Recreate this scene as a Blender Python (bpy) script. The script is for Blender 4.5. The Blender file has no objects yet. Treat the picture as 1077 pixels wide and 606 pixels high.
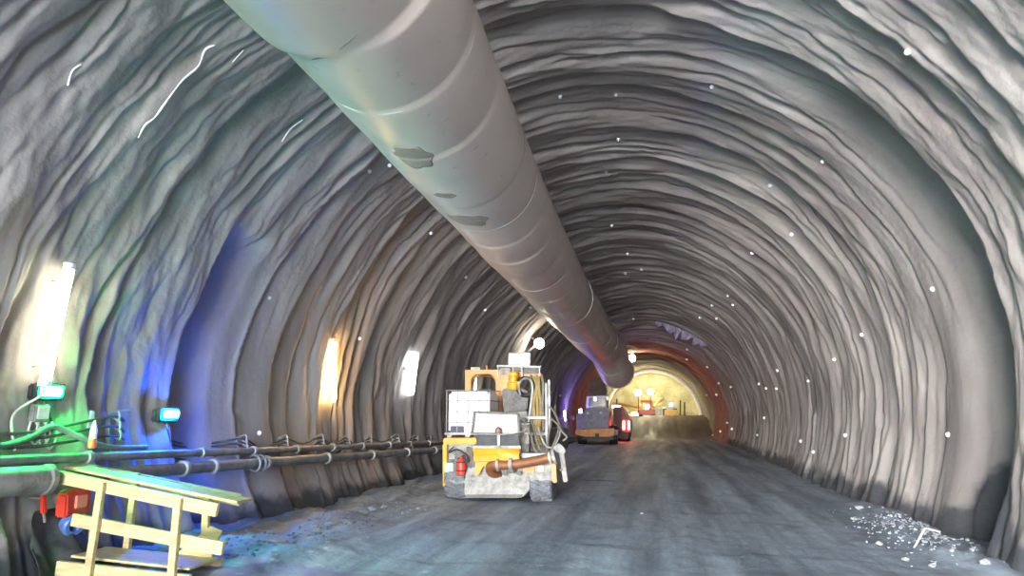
import bpy, bmesh, math, random
import numpy as np
from mathutils import Vector, Matrix
PI = math.pi
R = math.radians
sc = bpy.context.scene
COL = sc.collection
rng = random.Random(7)

# ------------------------------------------------------------------ camera
F, VX, VY, EYE = 680.0, 695.0, 439.0, 1.75
PITCH = math.atan((VY - 303.0) / F)
YAW = math.atan((VX - 538.5) * math.cos(PITCH) / F)
cam = bpy.data.cameras.new('camera')
cam.sensor_width = 36.0
cam.lens = F / 1077.0 * 36.0
cam.clip_end = 400
camera = bpy.data.objects.new('camera', cam)
COL.objects.link(camera)
camera.location = (0, 0, EYE)
camera.rotation_euler = (PI / 2 + PITCH, 0, YAW)
sc.camera = camera
FW = Vector((-math.sin(YAW) * math.cos(PITCH), math.cos(YAW) * math.cos(PITCH), math.sin(PITCH)))
RT = Vector((math.cos(YAW), math.sin(YAW), 0))
UP = RT.cross(FW)

def at(u, v, y):
    """the point of the place that photo pixel (u, v) shows at distance y down the tunnel"""
    d = FW + RT * ((u - 538.5) / F) - UP * ((v - 303.0) / F)
    return Vector((0, 0, EYE)) + d * (y / d.y)

# ------------------------------------------------------------------ materials
def new_mat(name):
    m = bpy.data.materials.new(name)
    m.use_nodes = True
    nt = m.node_tree
    b = nt.nodes['Principled BSDF']
    return m, nt, b

def node(nt, kind, **kw):
    n = nt.nodes.new(kind)
    for k, v in kw.items():
        if k.startswith('i_'):
            n.inputs[k[2:].replace('_', ' ')].default_value = v
        else:
            setattr(n, k, v)
    return n

def mixc(nt, fac, a, b):
    n = nt.nodes.new('ShaderNodeMix')
    n.data_type = 'RGBA'
    for s, v in ((0, fac), (6, a), (7, b)):
        if hasattr(v, 'is_output'):
            nt.links.new(v, n.inputs[s])
        else:
            n.inputs[s].default_value = v if s == 0 else (*v, 1)[:4]
    return n.outputs[2]

def lin(c):
    return tuple(((x / 255) / 12.92 if x / 255 <= .04045 else ((x / 255 + .055) / 1.055) ** 2.4) for x in c)

def noise_fac(nt, vec, scale, detail=4, lo=.4, hi=.6, rough=.55):
    n = node(nt, 'ShaderNodeTexNoise')
    n.inputs['Scale'].default_value = scale
    n.inputs['Detail'].default_value = detail
    n.inputs['Roughness'].default_value = rough
    nt.links.new(vec, n.inputs['Vector'])
    r = node(nt, 'ShaderNodeMapRange')
    r.inputs[1].default_value = lo
    r.inputs[2].default_value = hi
    nt.links.new(n.outputs['Fac'], r.inputs[0])
    return r.outputs[0]

def bump(nt, b, vec, scale, strength, dist=.02, detail=6):
    n = node(nt, 'ShaderNodeTexNoise')
    n.inputs['Scale'].default_value = scale
    n.inputs['Detail'].default_value = detail
    nt.links.new(vec, n.inputs['Vector'])
    bp = node(nt, 'ShaderNodeBump')
    bp.inputs['Strength'].default_value = strength
    bp.inputs['Distance'].default_value = dist
    nt.links.new(n.outputs['Fac'], bp.inputs['Height'])
    nt.links.new(bp.outputs[0], b.inputs['Normal'])

def mat(name, c, dirt=None, rough=.6, metal=0., scale=5., amount=(.42, .68), bmp=0., bscale=30):
    """worn material: base colour c with irregular patches of colour dirt"""
    m, nt, b = new_mat(name)
    tc = node(nt, 'ShaderNodeTexCoord')
    c = lin(c)
    if dirt is not None:
        f = noise_fac(nt, tc.outputs['Object'], scale, 6, amount[0], amount[1], .65)
        nt.links.new(mixc(nt, f, c, lin(dirt)), b.inputs['Base Color'])
    else:
        b.inputs['Base Color'].default_value = (*c, 1)
    b.inputs['Roughness'].default_value = rough
    b.inputs['Metallic'].default_value = metal
    if bmp:
        bump(nt, b, tc.outputs['Object'], bscale, bmp)
    return m

def glow(name, c, strength):
    m, nt, b = new_mat(name)
    b.inputs['Base Color'].default_value = (.8, .8, .8, 1)
    b.inputs['Emission Color'].default_value = (*c, 1)
    b.inputs['Emission Strength'].default_value = strength
    return m

# ------------------------------------------------------------------ object helpers
def tag(o, label, cat, group=None, kind='thing'):
    o['label'] = label
    o['category'] = cat
    if group:
        o['group'] = group
    if kind != 'thing':
        o['kind'] = kind
    return o

def thing(name, label, cat, loc=(0, 0, 0), rz=0, group=None):
    o = bpy.data.objects.new(name, None)
    COL.objects.link(o)
    o.location = loc
    o.rotation_euler = (0, 0, rz)
    o.empty_display_size = .1
    return tag(o, label, cat, group)

def orient(d):
    d = Vector(d).normalized()
    return d.to_track_quat('Z', 'Y').to_matrix()

class MB:
    """collects shapes; build() links them as one mesh object"""
    def __init__(s):
        s.bm = bmesh.new()

    def box(s, c, size, rot=None, bev=0., seg=2):
        r = bmesh.ops.create_cube(s.bm, size=1)
        M = Matrix.Translation(c) @ (rot.to_4x4() if rot is not None else Matrix.Identity(4)) @ Matrix.Diagonal((*size, 1))
        bmesh.ops.transform(s.bm, matrix=M, verts=r['verts'])
        if bev:
            es = list({e for v in r['verts'] for e in v.link_edges})
            bmesh.ops.bevel(s.bm, geom=es, offset=bev, segments=seg, affect='EDGES', clamp_overlap=True)
        return s

    def bar(s, a, b, w, h, up=(0, 0, 1), bev=0.):
        a, b = Vector(a), Vector(b)
        d = (b - a)
        y = d.normalized()
        x = y.cross(Vector(up))
        if x.length < 1e-4:
            x = y.cross(Vector((1, 0, 0)))
        x.normalize()
        z = x.cross(y)
        return s.box((a + b) / 2, (w, d.length, h), Matrix((x, y, z)).transposed(), bev)

    def cyl(s, a, b, r, r2=None, seg=20):
        a, b = Vector(a), Vector(b)
        k = bmesh.ops.create_cone(s.bm, cap_ends=True, segments=seg, radius1=r, radius2=r if r2 is None else r2, depth=(b - a).length)
        bmesh.ops.transform(s.bm, matrix=Matrix.Translation((a + b) / 2) @ orient(b - a).to_4x4(), verts=k['verts'])
        return s

    def ball(s, c, r, seg=16, sc_=(1, 1, 1)):
        k = bmesh.ops.create_uvsphere(s.bm, u_segments=seg, v_segments=max(6, seg // 2), radius=r)
        bmesh.ops.transform(s.bm, matrix=Matrix.Translation(c) @ Matrix.Diagonal((*sc_, 1)), verts=k['verts'])
        return s

    def tube(s, pts, r, seg=10, smooth=True, caps=True):
        pts = [Vector(p) for p in pts]
        if smooth and len(pts) > 2:
            q = [pts[0]] + pts + [pts[-1]]
            out = []
            for i in range(1, len(q) - 2):
                p0, p1, p2, p3 = q[i - 1:i + 3]
                for k in range(6):
                    t = k / 6
                    out.append(.5 * ((2 * p1) + (p2 - p0) * t + (2 * p0 - 5 * p1 + 4 * p2 - p3) * t * t + (3 * p1 - p0 - 3 * p2 + p3) * t ** 3))
            pts = out + [pts[-1]]
        rings = []
        n = None
        for i, p in enumerate(pts):
            d = (pts[min(i + 1, len(pts) - 1)] - pts[max(i - 1, 0)]).normalized()
            if n is None:
                n = d.orthogonal().normalized()
            n = (n - d * n.dot(d)).normalized()
            m = d.cross(n)
            rr = r[i] if isinstance(r, (list, tuple)) else r
            rings.append([s.bm.verts.new(p + (n * math.cos(2 * PI * k / seg) + m * math.sin(2 * PI * k / seg)) * rr) for k in range(seg)])
        for a, b in zip(rings, rings[1:]):
            for k in range(seg):
                s.bm.faces.new((a[k], a[(k + 1) % seg], b[(k + 1) % seg], b[k]))
        if caps:
            s.bm.faces.new(rings[0][::-1])
            s.bm.faces.new(rings[-1])
        return s

    def prism(s, poly, axis, depth, bev=0.):
        """poly: 3-D points of a planar outline, pushed along axis by depth"""
        ax = Vector(axis).normalized() * depth
        a = [s.bm.verts.new(Vector(p)) for p in poly]
        b = [s.bm.verts.new(Vector(p) + ax) for p in poly]
        n = len(a)
        fs = [s.bm.faces.new(a), s.bm.faces.new(b[::-1])]
        for k in range(n):
            fs.append(s.bm.faces.new((a[k], b[k], b[(k + 1) % n], a[(k + 1) % n])))
        bmesh.ops.recalc_face_normals(s.bm, faces=fs)
        if bev:
            es = list({e for f in fs for e in f.edges})
            bmesh.ops.bevel(s.bm, geom=es, offset=bev, segments=2, affect='EDGES', clamp_overlap=True)
        return s

    def ring(s, c, axis, R_, r, seg=28, sub=8):
        M = orient(axis)
        c = Vector(c)
        pts = [c + M @ Vector((math.cos(2 * PI * k / seg) * R_, math.sin(2 * PI * k / seg) * R_, 0)) for k in range(seg)]
        rings = []
        z = (M @ Vector((0, 0, 1)))
        for p in pts:
            o = (p - c).normalized()
            rings.append([s.bm.verts.new(p + (o * math.cos(2 * PI * j / sub) + z * math.sin(2 * PI * j / sub)) * r) for j in range(sub)])
        for i in range(seg):
            a, b = rings[i], rings[(i + 1) % seg]
            for j in range(sub):
                s.bm.faces.new((a[j], a[(j + 1) % sub], b[(j + 1) % sub], b[j]))
        return s

    def lathe(s, c, axis, prof, seg=24):
        """prof: (radius, height) pairs along axis"""
        M = orient(axis)
        c = Vector(c)
        rings = []
        for (r, h) in prof:
            rings.append([s.bm.verts.new(c + M @ Vector((math.cos(2 * PI * k / seg) * r, math.sin(2 * PI * k / seg) * r, h))) for k in range(seg)])
        for a, b in zip(rings, rings[1:]):
            for k in range(seg):
                s.bm.faces.new((a[k], a[(k + 1) % seg], b[(k + 1) % seg], b[k]))
        s.bm.faces.new(rings[0][::-1])
        s.bm.faces.new(rings[-1])
        return s

    def build(s, name, m, parent=None, smooth=35, off=(0, 0, 0)):
        bmesh.ops.recalc_face_normals(s.bm, faces=s.bm.faces)
        if any(off):
            bmesh.ops.translate(s.bm, vec=off, verts=s.bm.verts)
        me = bpy.data.meshes.new(name)
        s.bm.to_mesh(me)
        s.bm.free()
        me.materials.append(m)
        if smooth:
            me.polygons.foreach_set('use_smooth', [True] * len(me.polygons))
            me.set_sharp_from_angle(angle=R(smooth))
        o = bpy.data.objects.new(name, me)
        COL.objects.link(o)
        if parent is not None:
            o.parent = parent
        return o

def grid_mesh(name, P, m, kind=None, smooth=True, flip=False):
    """P: (n, k, 3) array of points"""
    n, k, _ = P.shape
    me = bpy.data.meshes.new(name)
    i = np.arange(n * k).reshape(n, k)
    q = np.stack([i[:-1, :-1], i[:-1, 1:], i[1:, 1:], i[1:, :-1]], -1).reshape(-1, 4)
    if flip:
        q = q[:, ::-1]
    me.vertices.add(n * k)
    me.vertices.foreach_set('co', np.ascontiguousarray(P.reshape(-1), dtype=np.float32))
    me.loops.add(q.size)
    me.loops.foreach_set('vertex_index', np.ascontiguousarray(q.reshape(-1), dtype=np.int32))
    me.polygons.add(len(q))
    me.polygons.foreach_set('loop_start', np.arange(0, q.size, 4, dtype=np.int32))
    me.polygons.foreach_set('use_smooth', np.ones(len(q), dtype=bool))
    me.update(calc_edges=True)
    me.materials.append(m)
    o = bpy.data.objects.new(name, me)
    COL.objects.link(o)
    if kind:
        o['kind'] = kind
    return o

# ------------------------------------------------------------------ noise (numpy)
def _h(ix, iy, seed):
    n = (ix.astype(np.int64) * 374761393 + iy.astype(np.int64) * 668265263 + seed * 974634777) & 0xffffffff
    n = ((n ^ (n >> 13)) * 1274126177) & 0xffffffff
    n = ((n ^ (n >> 16)) * 2246822519) & 0xffffffff
    return ((n ^ (n >> 15)) & 0xffffff) / float(0xffffff) * 2 * np.pi

def N(x, y, seed=0):
    x, y = np.broadcast_arrays(np.asarray(x, float), np.asarray(y, float))
    ix, iy = np.floor(x), np.floor(y)
    fx, fy = x - ix, y - iy
    u = fx ** 3 * (fx * (fx * 6 - 15) + 10)
    v = fy ** 3 * (fy * (fy * 6 - 15) + 10)
    def g(a, b):
        t = _h(ix + a, iy + b, seed)
        return np.cos(t) * (fx - a) + np.sin(t) * (fy - b)
    a = g(0, 0) * (1 - u) + g(1, 0) * u
    b = g(0, 1) * (1 - u) + g(1, 1) * u
    return (a * (1 - v) + b * v) * 1.5

def fbm(x, y, seed=0, o=3):
    s = 0
    for k in range(o):
        s = s + N(x * 2 ** k, y * 2 ** k, seed + k * 11) * .5 ** k
    return s

def sstep(a, b, x):
    x = np.asarray(x, float)
    t = np.clip((x - a) / (b - a), 0, 1)
    return t * t * (3 - 2 * t)

# ------------------------------------------------------------------ tunnel section
def section(y):
    t = np.clip((y - 9.0) / 37.0, -.4, 1.0)
    return -1.3 + .42 * t, 2.55 - .9 * t, 5.7 - .32 * t

_rg = np.random.RandomState(5)
RIDGES = [-15, 1, 3.1, 5.2, 6.9, 8.12, 9.5, 11.05, 12.0, 13.7, 15.25, 16.4]
while RIDGES[-1] < 96:
    RIDGES.append(RIDGES[-1] + _rg.uniform(.85, 1.35))
RIDGES = np.array(RIDGES)
AMP = _rg.uniform(.2, .4, len(RIDGES))
AMP[:7] = (.03, .03, .04, .05, .12, .17, .5)
AMP[7:11] = (.14, .14, .38, .32)
FOLDS = np.cumsum(np.concatenate([[-15], _rg.uniform(.22, .62, 340)]))
CREASES = np.cumsum(np.concatenate([[-15], np.random.RandomState(9).uniform(.1, .34, 640)]))
FAMP = _rg.uniform(.4, 1.2, len(FOLDS))

def relief(th, y):
    """outward offset of the sprayed concrete at angle th (degrees from the crown, right positive)"""
    th, y = np.broadcast_arrays(np.asarray(th, float), np.asarray(y, float))
    a = np.radians(th) * 5.5
    wy = y + 1.15 * sstep(20, 100, -th)
    w = .22 * N(a * .28, y * .16, 1) + .07 * N(a * .7, y * .35, 2) + .025 * N(a * 2.3, y * 1.1, 3)
    s = wy + w
    i = np.clip(np.searchsorted(RIDGES, s) - 1, 0, len(RIDGES) - 2)
    L = RIDGES[i + 1] - RIDGES[i]
    t = np.clip((s - RIDGES[i]) / L, 0, 1)
    m = np.clip(.62 + 1.15 * N(a * .22 + i * 7.3, i * 3.7 + .5, 4), .12, 1.5)
    # the deep recess behind the first tall ridge: full depth low on both sides, faint over the crown
    big = .30 + .75 * sstep(18, 70, th) + .85 * sstep(70, 74, -th) - .1 * sstep(18, 60, -th)
    m = np.where(i == 6, big, m)
    m = np.where(i == 7, m * sstep(25, 55, -th) * 1.2, m)
    jw = np.clip(.045 + .003 * np.clip(y, 0, 60), .045, .2)
    up = sstep(0, 1, (s - RIDGES[i]) / jw)
    off = AMP[i] * (1 + .9 * sstep(24, 40, y)) * m * up * (1 - t) ** 1.25
    off = off + .10 * np.clip(m, 0, 1) * np.exp(-((s - RIDGES[i] - jw) / (jw * .9)) ** 2) * (i != 6)
    # keep the recess floor going until 13.7 on the right where no ridge breaks it
    right = sstep(30, 60, th)
    wide = .95 * big * sstep(0, 1, (s - 9.5) / jw) * (1 - .8 * sstep(10.1, 11.6, s)) * (1 - sstep(11.5, 13.7, s))
    inb = (s > 9.5) & (s < 13.7)
    left6 = (i == 6) * sstep(66, 74, -th)
    off = off * (1 - left6) + left6 * .95 * up * (1 - .75 * sstep(9.75, 10.6, s)) * (1 - t) ** .3
    off = np.where(inb, off * (1 - right) + wide * right, off)
    # finer folds that come and go
    s2 = wy + .26 * N(a * .3, y * .3, 21) + .10 * N(a * .8, y * .8, 22) + .03 * N(a * 2.6, y * 1.5, 23)
    j = np.clip(np.searchsorted(FOLDS, s2) - 1, 0, len(FOLDS) - 2)
    t2 = (s2 - FOLDS[j]) / (FOLDS[j + 1] - FOLDS[j])
    m2 = np.clip(.35 + 1.5 * N(a * .3 + j * 5.1, j * 2.3 + .5, 24), 0, 1.4)
    near = (.45 + .55 * sstep(5.5, 11, y)) * (1 + .45 * sstep(50, 25, np.abs(th)))
    calm = 1 - .75 * sstep(9.3, 9.6, s) * (1 - sstep(11.4, 13.2, s)) * np.maximum(right, sstep(66, 72, -th))
    up2 = sstep(0, 1, (s2 - FOLDS[j]) / (jw * .8))
    off = off + .15 * FAMP[j] * m2 * up2 * (1 - t2) * near * calm
    off = off + .075 * np.clip(m2, 0, 1) * FAMP[j] * np.exp(-((s2 - FOLDS[j] - jw * .9) / (jw * .75)) ** 2) * near * calm
    # the finest creases
    s3 = wy + .2 * N(a * .35, y * .5, 71) + .07 * N(a * 1.2, y * 1.3, 72) + .02 * N(a * 4, y * 2, 73)
    n = np.clip(np.searchsorted(CREASES, s3) - 1, 0, len(CREASES) - 2)
    t3 = (s3 - CREASES[n]) / (CREASES[n + 1] - CREASES[n])
    m3 = np.clip(.1 + 1.5 * N(a * .5 + n * 3.7, n * 1.9 + .5, 74), 0, 1.2)
    off = off + .06 * (1 - sstep(24, 40, y)) * m3 * sstep(0, 1, (s3 - CREASES[n]) / (jw * .7)) * (1 - t3) * calm
    # lumps, drawn out along the ring
    off = off + calm * (.05 * fbm(a * .32, wy * 1.3 + a * .12, 31, 3) + .016 * fbm(a * 1.0, wy * 4.2 + a * .3, 35, 3))
    choppy = sstep(10, 8.5, wy) * .6 + .4
    off = off + calm * choppy * (.026 * fbm(a * .9 + wy * .5, wy * 2.1, 81, 3) + .02 * fbm(a * 2.0 + wy, wy * 5.0, 83, 2))
    off = off + .10 * N(a * .25, y * .12, 41)
    return off

def wall_point(th, y, inset=0.):
    cx, cz, r = section(np.asarray(y, float))
    rr = r + relief(th, y) - inset
    t = np.radians(th)
    return Vector((float(cx + rr * np.sin(t)), float(y), float(cz + rr * np.cos(t))))

def floor_z(x, y):
    x, y = np.broadcast_arrays(np.asarray(x, float), np.asarray(y, float))
    z = .022 * fbm(x * .8, y * .35, 51, 3) + .010 * fbm(x * 4, y * 3, 55, 3)
    # wheel ruts along the drive
    for x0, d in ((-.2, .035), (.9, .03), (1.7, .035), (2.9, .03), (-2.6, .025)):
        z = z - d * np.exp(-((x - x0 - .25 * N(y * .07, x0, 57)) / .22) ** 2) * (.6 + N(y * .2, x0 + 3, 58))
    rough = sstep(-4.3, -5.5, x + .3 * N(y * .4, 2.2, 59) - .6 * sstep(11, 8, y)) * sstep(5, 7.5, y) * (1 - sstep(24, 40, y))
    z = z + rough * (.10 + .10 * fbm(x * 1.1, y * .8, 61, 4) + .03 * fbm(x * 6, y * 6, 63, 3))
    rr = np.exp(-((x - 3.7 - .25 * N(y * .5, .3, 64)) / .55) ** 2) * sstep(8.0, 10.0, y) * (1 - sstep(13.5, 17, y))
    z = z + rr * (.13 + .06 * fbm(x * 2.3, y * 1.6, 65, 4) + .03 * fbm(x * 8, y * 8, 66, 3))
    rw = sstep(3.9, 5.2, x) * sstep(12, 16, y) * .12
    z = z + rw * (1 + N(x, y * .6, 67))
    # the haul ramp up to the bench in front of the working face
    z = z + 1.95 * sstep(57, 75, y)
    return z

# ------------------------------------------------------------------ lining material
def lining_material():
    m, nt, b = new_mat('sprayed_concrete')
    tc = node(nt, 'ShaderNodeTexCoord')
    O = tc.outputs['Object']
    st = node(nt, 'ShaderNodeMapping')
    st.inputs['Scale'].default_value = (.45, 1.6, .45)
    nt.links.new(O, st.inputs['Vector'])
    c = mixc(nt, noise_fac(nt, st.outputs[0], 1.1, 5, .3, .7), lin((158, 151, 148)), lin((130, 124, 122)))
    c = mixc(nt, noise_fac(nt, O, .35, 3, .45, .75), c, lin((122, 113, 111)))
    sx = node(nt, 'ShaderNodeSeparateXYZ')
    nt.links.new(O, sx.inputs[0])
    def edge(sock, a, bb, wob, scale):
        n = node(nt, 'ShaderNodeTexNoise')
        n.inputs['Scale'].default_value = scale
        n.inputs['Detail'].default_value = 5
        nt.links.new(O, n.inputs['Vector'])
        k = node(nt, 'ShaderNodeMath', operation='MULTIPLY_ADD')
        nt.links.new(n.outputs['Fac'], k.inputs[0])
        k.inputs[1].default_value = wob
        nt.links.new(sock, k.inputs[2])
        r = node(nt, 'ShaderNodeMapRange', interpolation_type='SMOOTHSTEP')
        r.inputs[1].default_value = a + wob * .5
        r.inputs[2].default_value = bb + wob * .5
        nt.links.new(k.outputs[0], r.inputs[0])
        return r.outputs[0]
    # mud splashed up the foot of the wall
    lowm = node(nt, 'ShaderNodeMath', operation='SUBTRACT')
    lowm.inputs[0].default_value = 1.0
    # wet stain behind the tall right ridge, painted higher for the recess shade
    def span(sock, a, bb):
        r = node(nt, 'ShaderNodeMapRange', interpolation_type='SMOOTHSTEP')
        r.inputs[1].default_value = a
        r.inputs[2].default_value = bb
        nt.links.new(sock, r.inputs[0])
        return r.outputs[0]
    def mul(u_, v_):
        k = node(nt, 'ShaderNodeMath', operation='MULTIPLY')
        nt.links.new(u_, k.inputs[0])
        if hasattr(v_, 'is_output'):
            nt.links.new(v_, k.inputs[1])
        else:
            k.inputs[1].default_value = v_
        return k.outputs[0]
    damp_shade = mul(mul(span(sx.outputs[1], 9.1, 9.6), span(sx.outputs[1], 11.6, 10.1)), span(sx.outputs[0], 1.0, 2.5))
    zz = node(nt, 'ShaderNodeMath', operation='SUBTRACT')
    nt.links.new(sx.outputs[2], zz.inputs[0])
    nt.links.new(mul(damp_shade, 1.3), zz.inputs[1])
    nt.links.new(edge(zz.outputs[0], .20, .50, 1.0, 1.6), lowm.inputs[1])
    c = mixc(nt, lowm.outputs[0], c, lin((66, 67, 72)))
    # the freshly sprayed reddish rounds, then the dusty beige top heading
    e1 = edge(sx.outputs[1], 48.0, 48.3, .7, .8)
    c = mixc(nt, e1, c, lin((146, 92, 84)))
    e2 = edge(sx.outputs[1], 60.4, 61.2, .9, .6)
    c = mixc(nt, e2, c, lin((150, 134, 112)))
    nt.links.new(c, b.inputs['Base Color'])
    b.inputs['Roughness'].default_value = .72
    b.inputs['Specular IOR Level'].default_value = .35
    bump(nt, b, O, 9, .5, .03, 8)
    return m

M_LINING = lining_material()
ys = [-14.0]
while ys[-1] < 86.5:
    y = ys[-1]
    ys.append(y + (.4 if y < 1 else .12 if y < 4.2 else max(.028, .0034 * y)))
ys = np.array(ys)
ths = np.linspace(-124, 124, 640)
TH, YY = np.meshgrid(ths, ys)
cx, cz, rr = section(YY)
rr = rr + relief(TH, YY)
P = np.stack([cx + rr * np.sin(np.radians(TH)), YY, cz + rr * np.cos(np.radians(TH))], -1)
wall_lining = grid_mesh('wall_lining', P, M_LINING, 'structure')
tag(wall_lining, 'grey ribbed sprayed concrete lining arching over the whole tunnel', 'tunnel lining', kind='structure')

# working face closing the tunnel
m, nt, b = new_mat('face_rock')
tc = node(nt, 'ShaderNodeTexCoord')
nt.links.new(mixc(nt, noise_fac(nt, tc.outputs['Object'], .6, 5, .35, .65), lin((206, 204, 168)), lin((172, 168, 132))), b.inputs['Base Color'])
b.inputs['Roughness'].default_value = .85
bump(nt, b, tc.outputs['Object'], 2.5, .5, .08)
rad = np.linspace(0, 1, 60)[:, None]
an = np.linspace(0, 2 * np.pi, 121)[None, :]
fx = -.88 + 5.6 * rad * np.sin(an)
fz = 1.65 + 5.6 * rad * np.cos(an)
fy = 84.6 + 1.2 * rad ** 2 * -1 + .5 * fbm(fx * .5, fz * .5, 71, 4)
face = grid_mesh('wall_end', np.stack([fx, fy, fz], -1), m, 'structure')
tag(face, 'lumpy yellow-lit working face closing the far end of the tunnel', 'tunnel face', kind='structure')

# ------------------------------------------------------------------ floor
def floor_material():
    m, nt, b = new_mat('muddy_track')
    tc = node(nt, 'ShaderNodeTexCoord')
    O = tc.outputs['Object']
    st = node(nt, 'ShaderNodeMapping')
    st.inputs['Scale'].default_value = (1.0, .06, 1.0)
    nt.links.new(O, st.inputs['Vector'])
    s2 = node(nt, 'ShaderNodeMapping')
    s2.inputs['Scale'].default_value = (.35, 1.5, 1.0)
    nt.links.new(O, s2.inputs['Vector'])
    c = mixc(nt, noise_fac(nt, st.outputs[0], 1.5, 6, .38, .64, .6), lin((93, 103, 116)), lin((146, 158, 172)))
    c = mixc(nt, noise_fac(nt, s2.outputs[0], 1.1, 5, .6, .74), c, lin((74, 80, 90)))
    c = mixc(nt, noise_fac(nt, O, 1.2, 6, .56, .74), c, lin((86, 92, 101)))
    c = mixc(nt, noise_fac(nt, O, 7, 6, .62, .76), c, lin((168, 172, 176)))
    # the drier brown ramp at the far end
    sx = node(nt, 'ShaderNodeSeparateXYZ')
    nt.links.new(O, sx.inputs[0])
    r = node(nt, 'ShaderNodeMapRange', interpolation_type='SMOOTHSTEP')
    r.inputs[1].default_value = 54
    r.inputs[2].default_value = 59
    nt.links.new(sx.outputs[1], r.inputs[0])
    c = mixc(nt, r.outputs[0], c, lin((108, 94, 86)))
    nt.links.new(c, b.inputs['Base Color'])
    rf = noise_fac(nt, st.outputs[0], 1.3, 4, .35, .65)
    rm = node(nt, 'ShaderNodeMapRange')
    rm.inputs[3].default_value = .55
    rm.inputs[4].default_value = .8
    nt.links.new(rf, rm.inputs[0])
    nt.links.new(rm.outputs[0], b.inputs['Roughness'])
    bump(nt, b, O, 14, .5, .02, 8)
    return m
fyv = [-14.0]
while fyv[-1] < 86:
    y = fyv[-1]
    fyv.append(y + (.3 if y < 5 else max(.045, .008 * y)))
fyv = np.array(fyv)
fxv = np.linspace(-7.6, 5.6, 260)
X, Y = np.meshgrid(fxv, fyv)
floor = grid_mesh('floor', np.stack([X, Y, floor_z(X, Y)], -1), floor_material(), 'structure')
tag(floor, 'dusty blue-grey muddy haul road along the tunnel', 'tunnel floor', kind='structure')

# ------------------------------------------------------------------ light
w = bpy.data.worlds.new('sky')
sc.world = w
w.use_nodes = True
bg = w.node_tree.nodes['Background']
bg.inputs['Color'].default_value = (.80, .91, 1.0, 1)
bg.inputs['Strength'].default_value = 11

def sun(name, e, az, ang, power, col):
    l = bpy.data.lights.new(name, 'SUN')
    l.energy = power
    l.angle = R(ang)
    l.color = col
    o = bpy.data.objects.new(name, l)
    COL.objects.link(o)
    d = Vector((math.sin(R(az)), math.cos(R(az)), -math.sin(R(e))))
    o.rotation_euler = d.to_track_quat('-Z', 'Y').to_euler()
    return o
sun('daylight_through_portal', 3, 9, 28, 5.5, (1.0, .93, .87))

def lamp(name, loc, power, col, size=.1, kind='POINT', aim=None, angle=120):
    l = bpy.data.lights.new(name, kind)
    l.energy = power
    l.color = col
    if kind == 'SPOT':
        l.spot_size = R(angle)
        l.spot_blend = .6
    l.shadow_soft_size = size
    o = bpy.data.objects.new(name, l)
    COL.objects.link(o)
    o.location = loc
    if aim is not None:
        o.rotation_euler = (Vector(aim) - Vector(loc)).to_track_quat('-Z', 'Y').to_euler()
    return o

sc.view_settings.view_transform = 'Standard'
sc.view_settings.look = 'None'
sc.view_settings.exposure = 1.6
sc.view_settings.gamma = 1.0
sc.view_settings.use_curve_mapping = False
sc.cycles.max_bounces = 8
sc.cycles.diffuse_bounces = 5
sc.cycles.sample_clamp_indirect = 8

# ------------------------------------------------------------------ ventilation duct
m, nt, b = new_mat('duct_fabric')
tc = node(nt, 'ShaderNodeTexCoord')
O = tc.outputs['Object']
c = mixc(nt, noise_fac(nt, O, .7, 4, .4, .7), lin((194, 178, 168)), lin((178, 164, 156)))
c = mixc(nt, noise_fac(nt, O, 6, 6, .64, .8), c, lin((140, 132, 126)))
nt.links.new(c, b.inputs['Base Color'])
b.inputs['Roughness'].default_value = .42
bump(nt, b, O, 5, .12, .02, 3)
M_DUCT = m
M_SEAM = mat('duct_seam', (206, 202, 200), rough=.4)
M_SEAMD = mat('duct_collar', (150, 140, 136), (110, 104, 100), rough=.5)
M_PATCH = mat('duct_patch', (146, 134, 122), (126, 116, 106), rough=.6, scale=3)
DR = 1.0
def duct_c(y):
    k = (y - 15.0) / 10.0
    return np.stack([-3.124 - .18 * k + .176 * k * k * np.where(y < 5, .4, 1), y, 6.068 - .09 * k - .110 * k * k - .72 * sstep(35.2, 40.5, y)], -1)
SEAMS = [-14, -10, -6, -3, -.6, 1.4, 3.4, 5.0, 6.2, 7.5, 9.6, 11.0, 12.2, 13.5, 15.0, 16.6, 18.4, 20.4, 22.5, 24.8, 27.2, 29.8, 32.4, 35.0, 37.4, 40.0]
def duct_r(a, y):
    """the fabric swells between its hoops and sags a little askew in some joints"""
    s = np.array(SEAMS)
    i = np.clip(np.searchsorted(s, y) - 1, 0, len(s) - 2)
    t = (y - s[i]) / (s[i + 1] - s[i])
    return DR - .010 + .015 * np.maximum(0, np.sin(np.pi * np.clip(t, 0, 1))) ** .6 + .02 * np.sin(a + i * 1.7) * (i % 2) + .006 * N(a * 3, y * 1.5, 81)
def duct_p(a, y, lift=0.):
    a, y = np.broadcast_arrays(np.asarray(a, float), np.asarray(y, float))
    c = duct_c(y)
    r = duct_r(a, y) + lift
    return c + np.stack([r * np.cos(a), 0 * r, r * np.sin(a)], -1)
duct = thing('ventilation_duct', 'huge beige fabric ventilation duct slung along the upper left of the tunnel', 'ventilation duct', duct_c(np.array(10.0)))
D0 = np.array(duct.location)
dy = np.arange(-14, 40.001, .06)
A, Yd = np.meshgrid(np.linspace(.5 * np.pi, 2.5 * np.pi, 97), dy)
o = grid_mesh('duct_skin', duct_p(A, Yd) - D0, M_DUCT)
o.parent = duct
sm = o.modifiers.new('thickness', 'SOLIDIFY')
sm.thickness = .012
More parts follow.
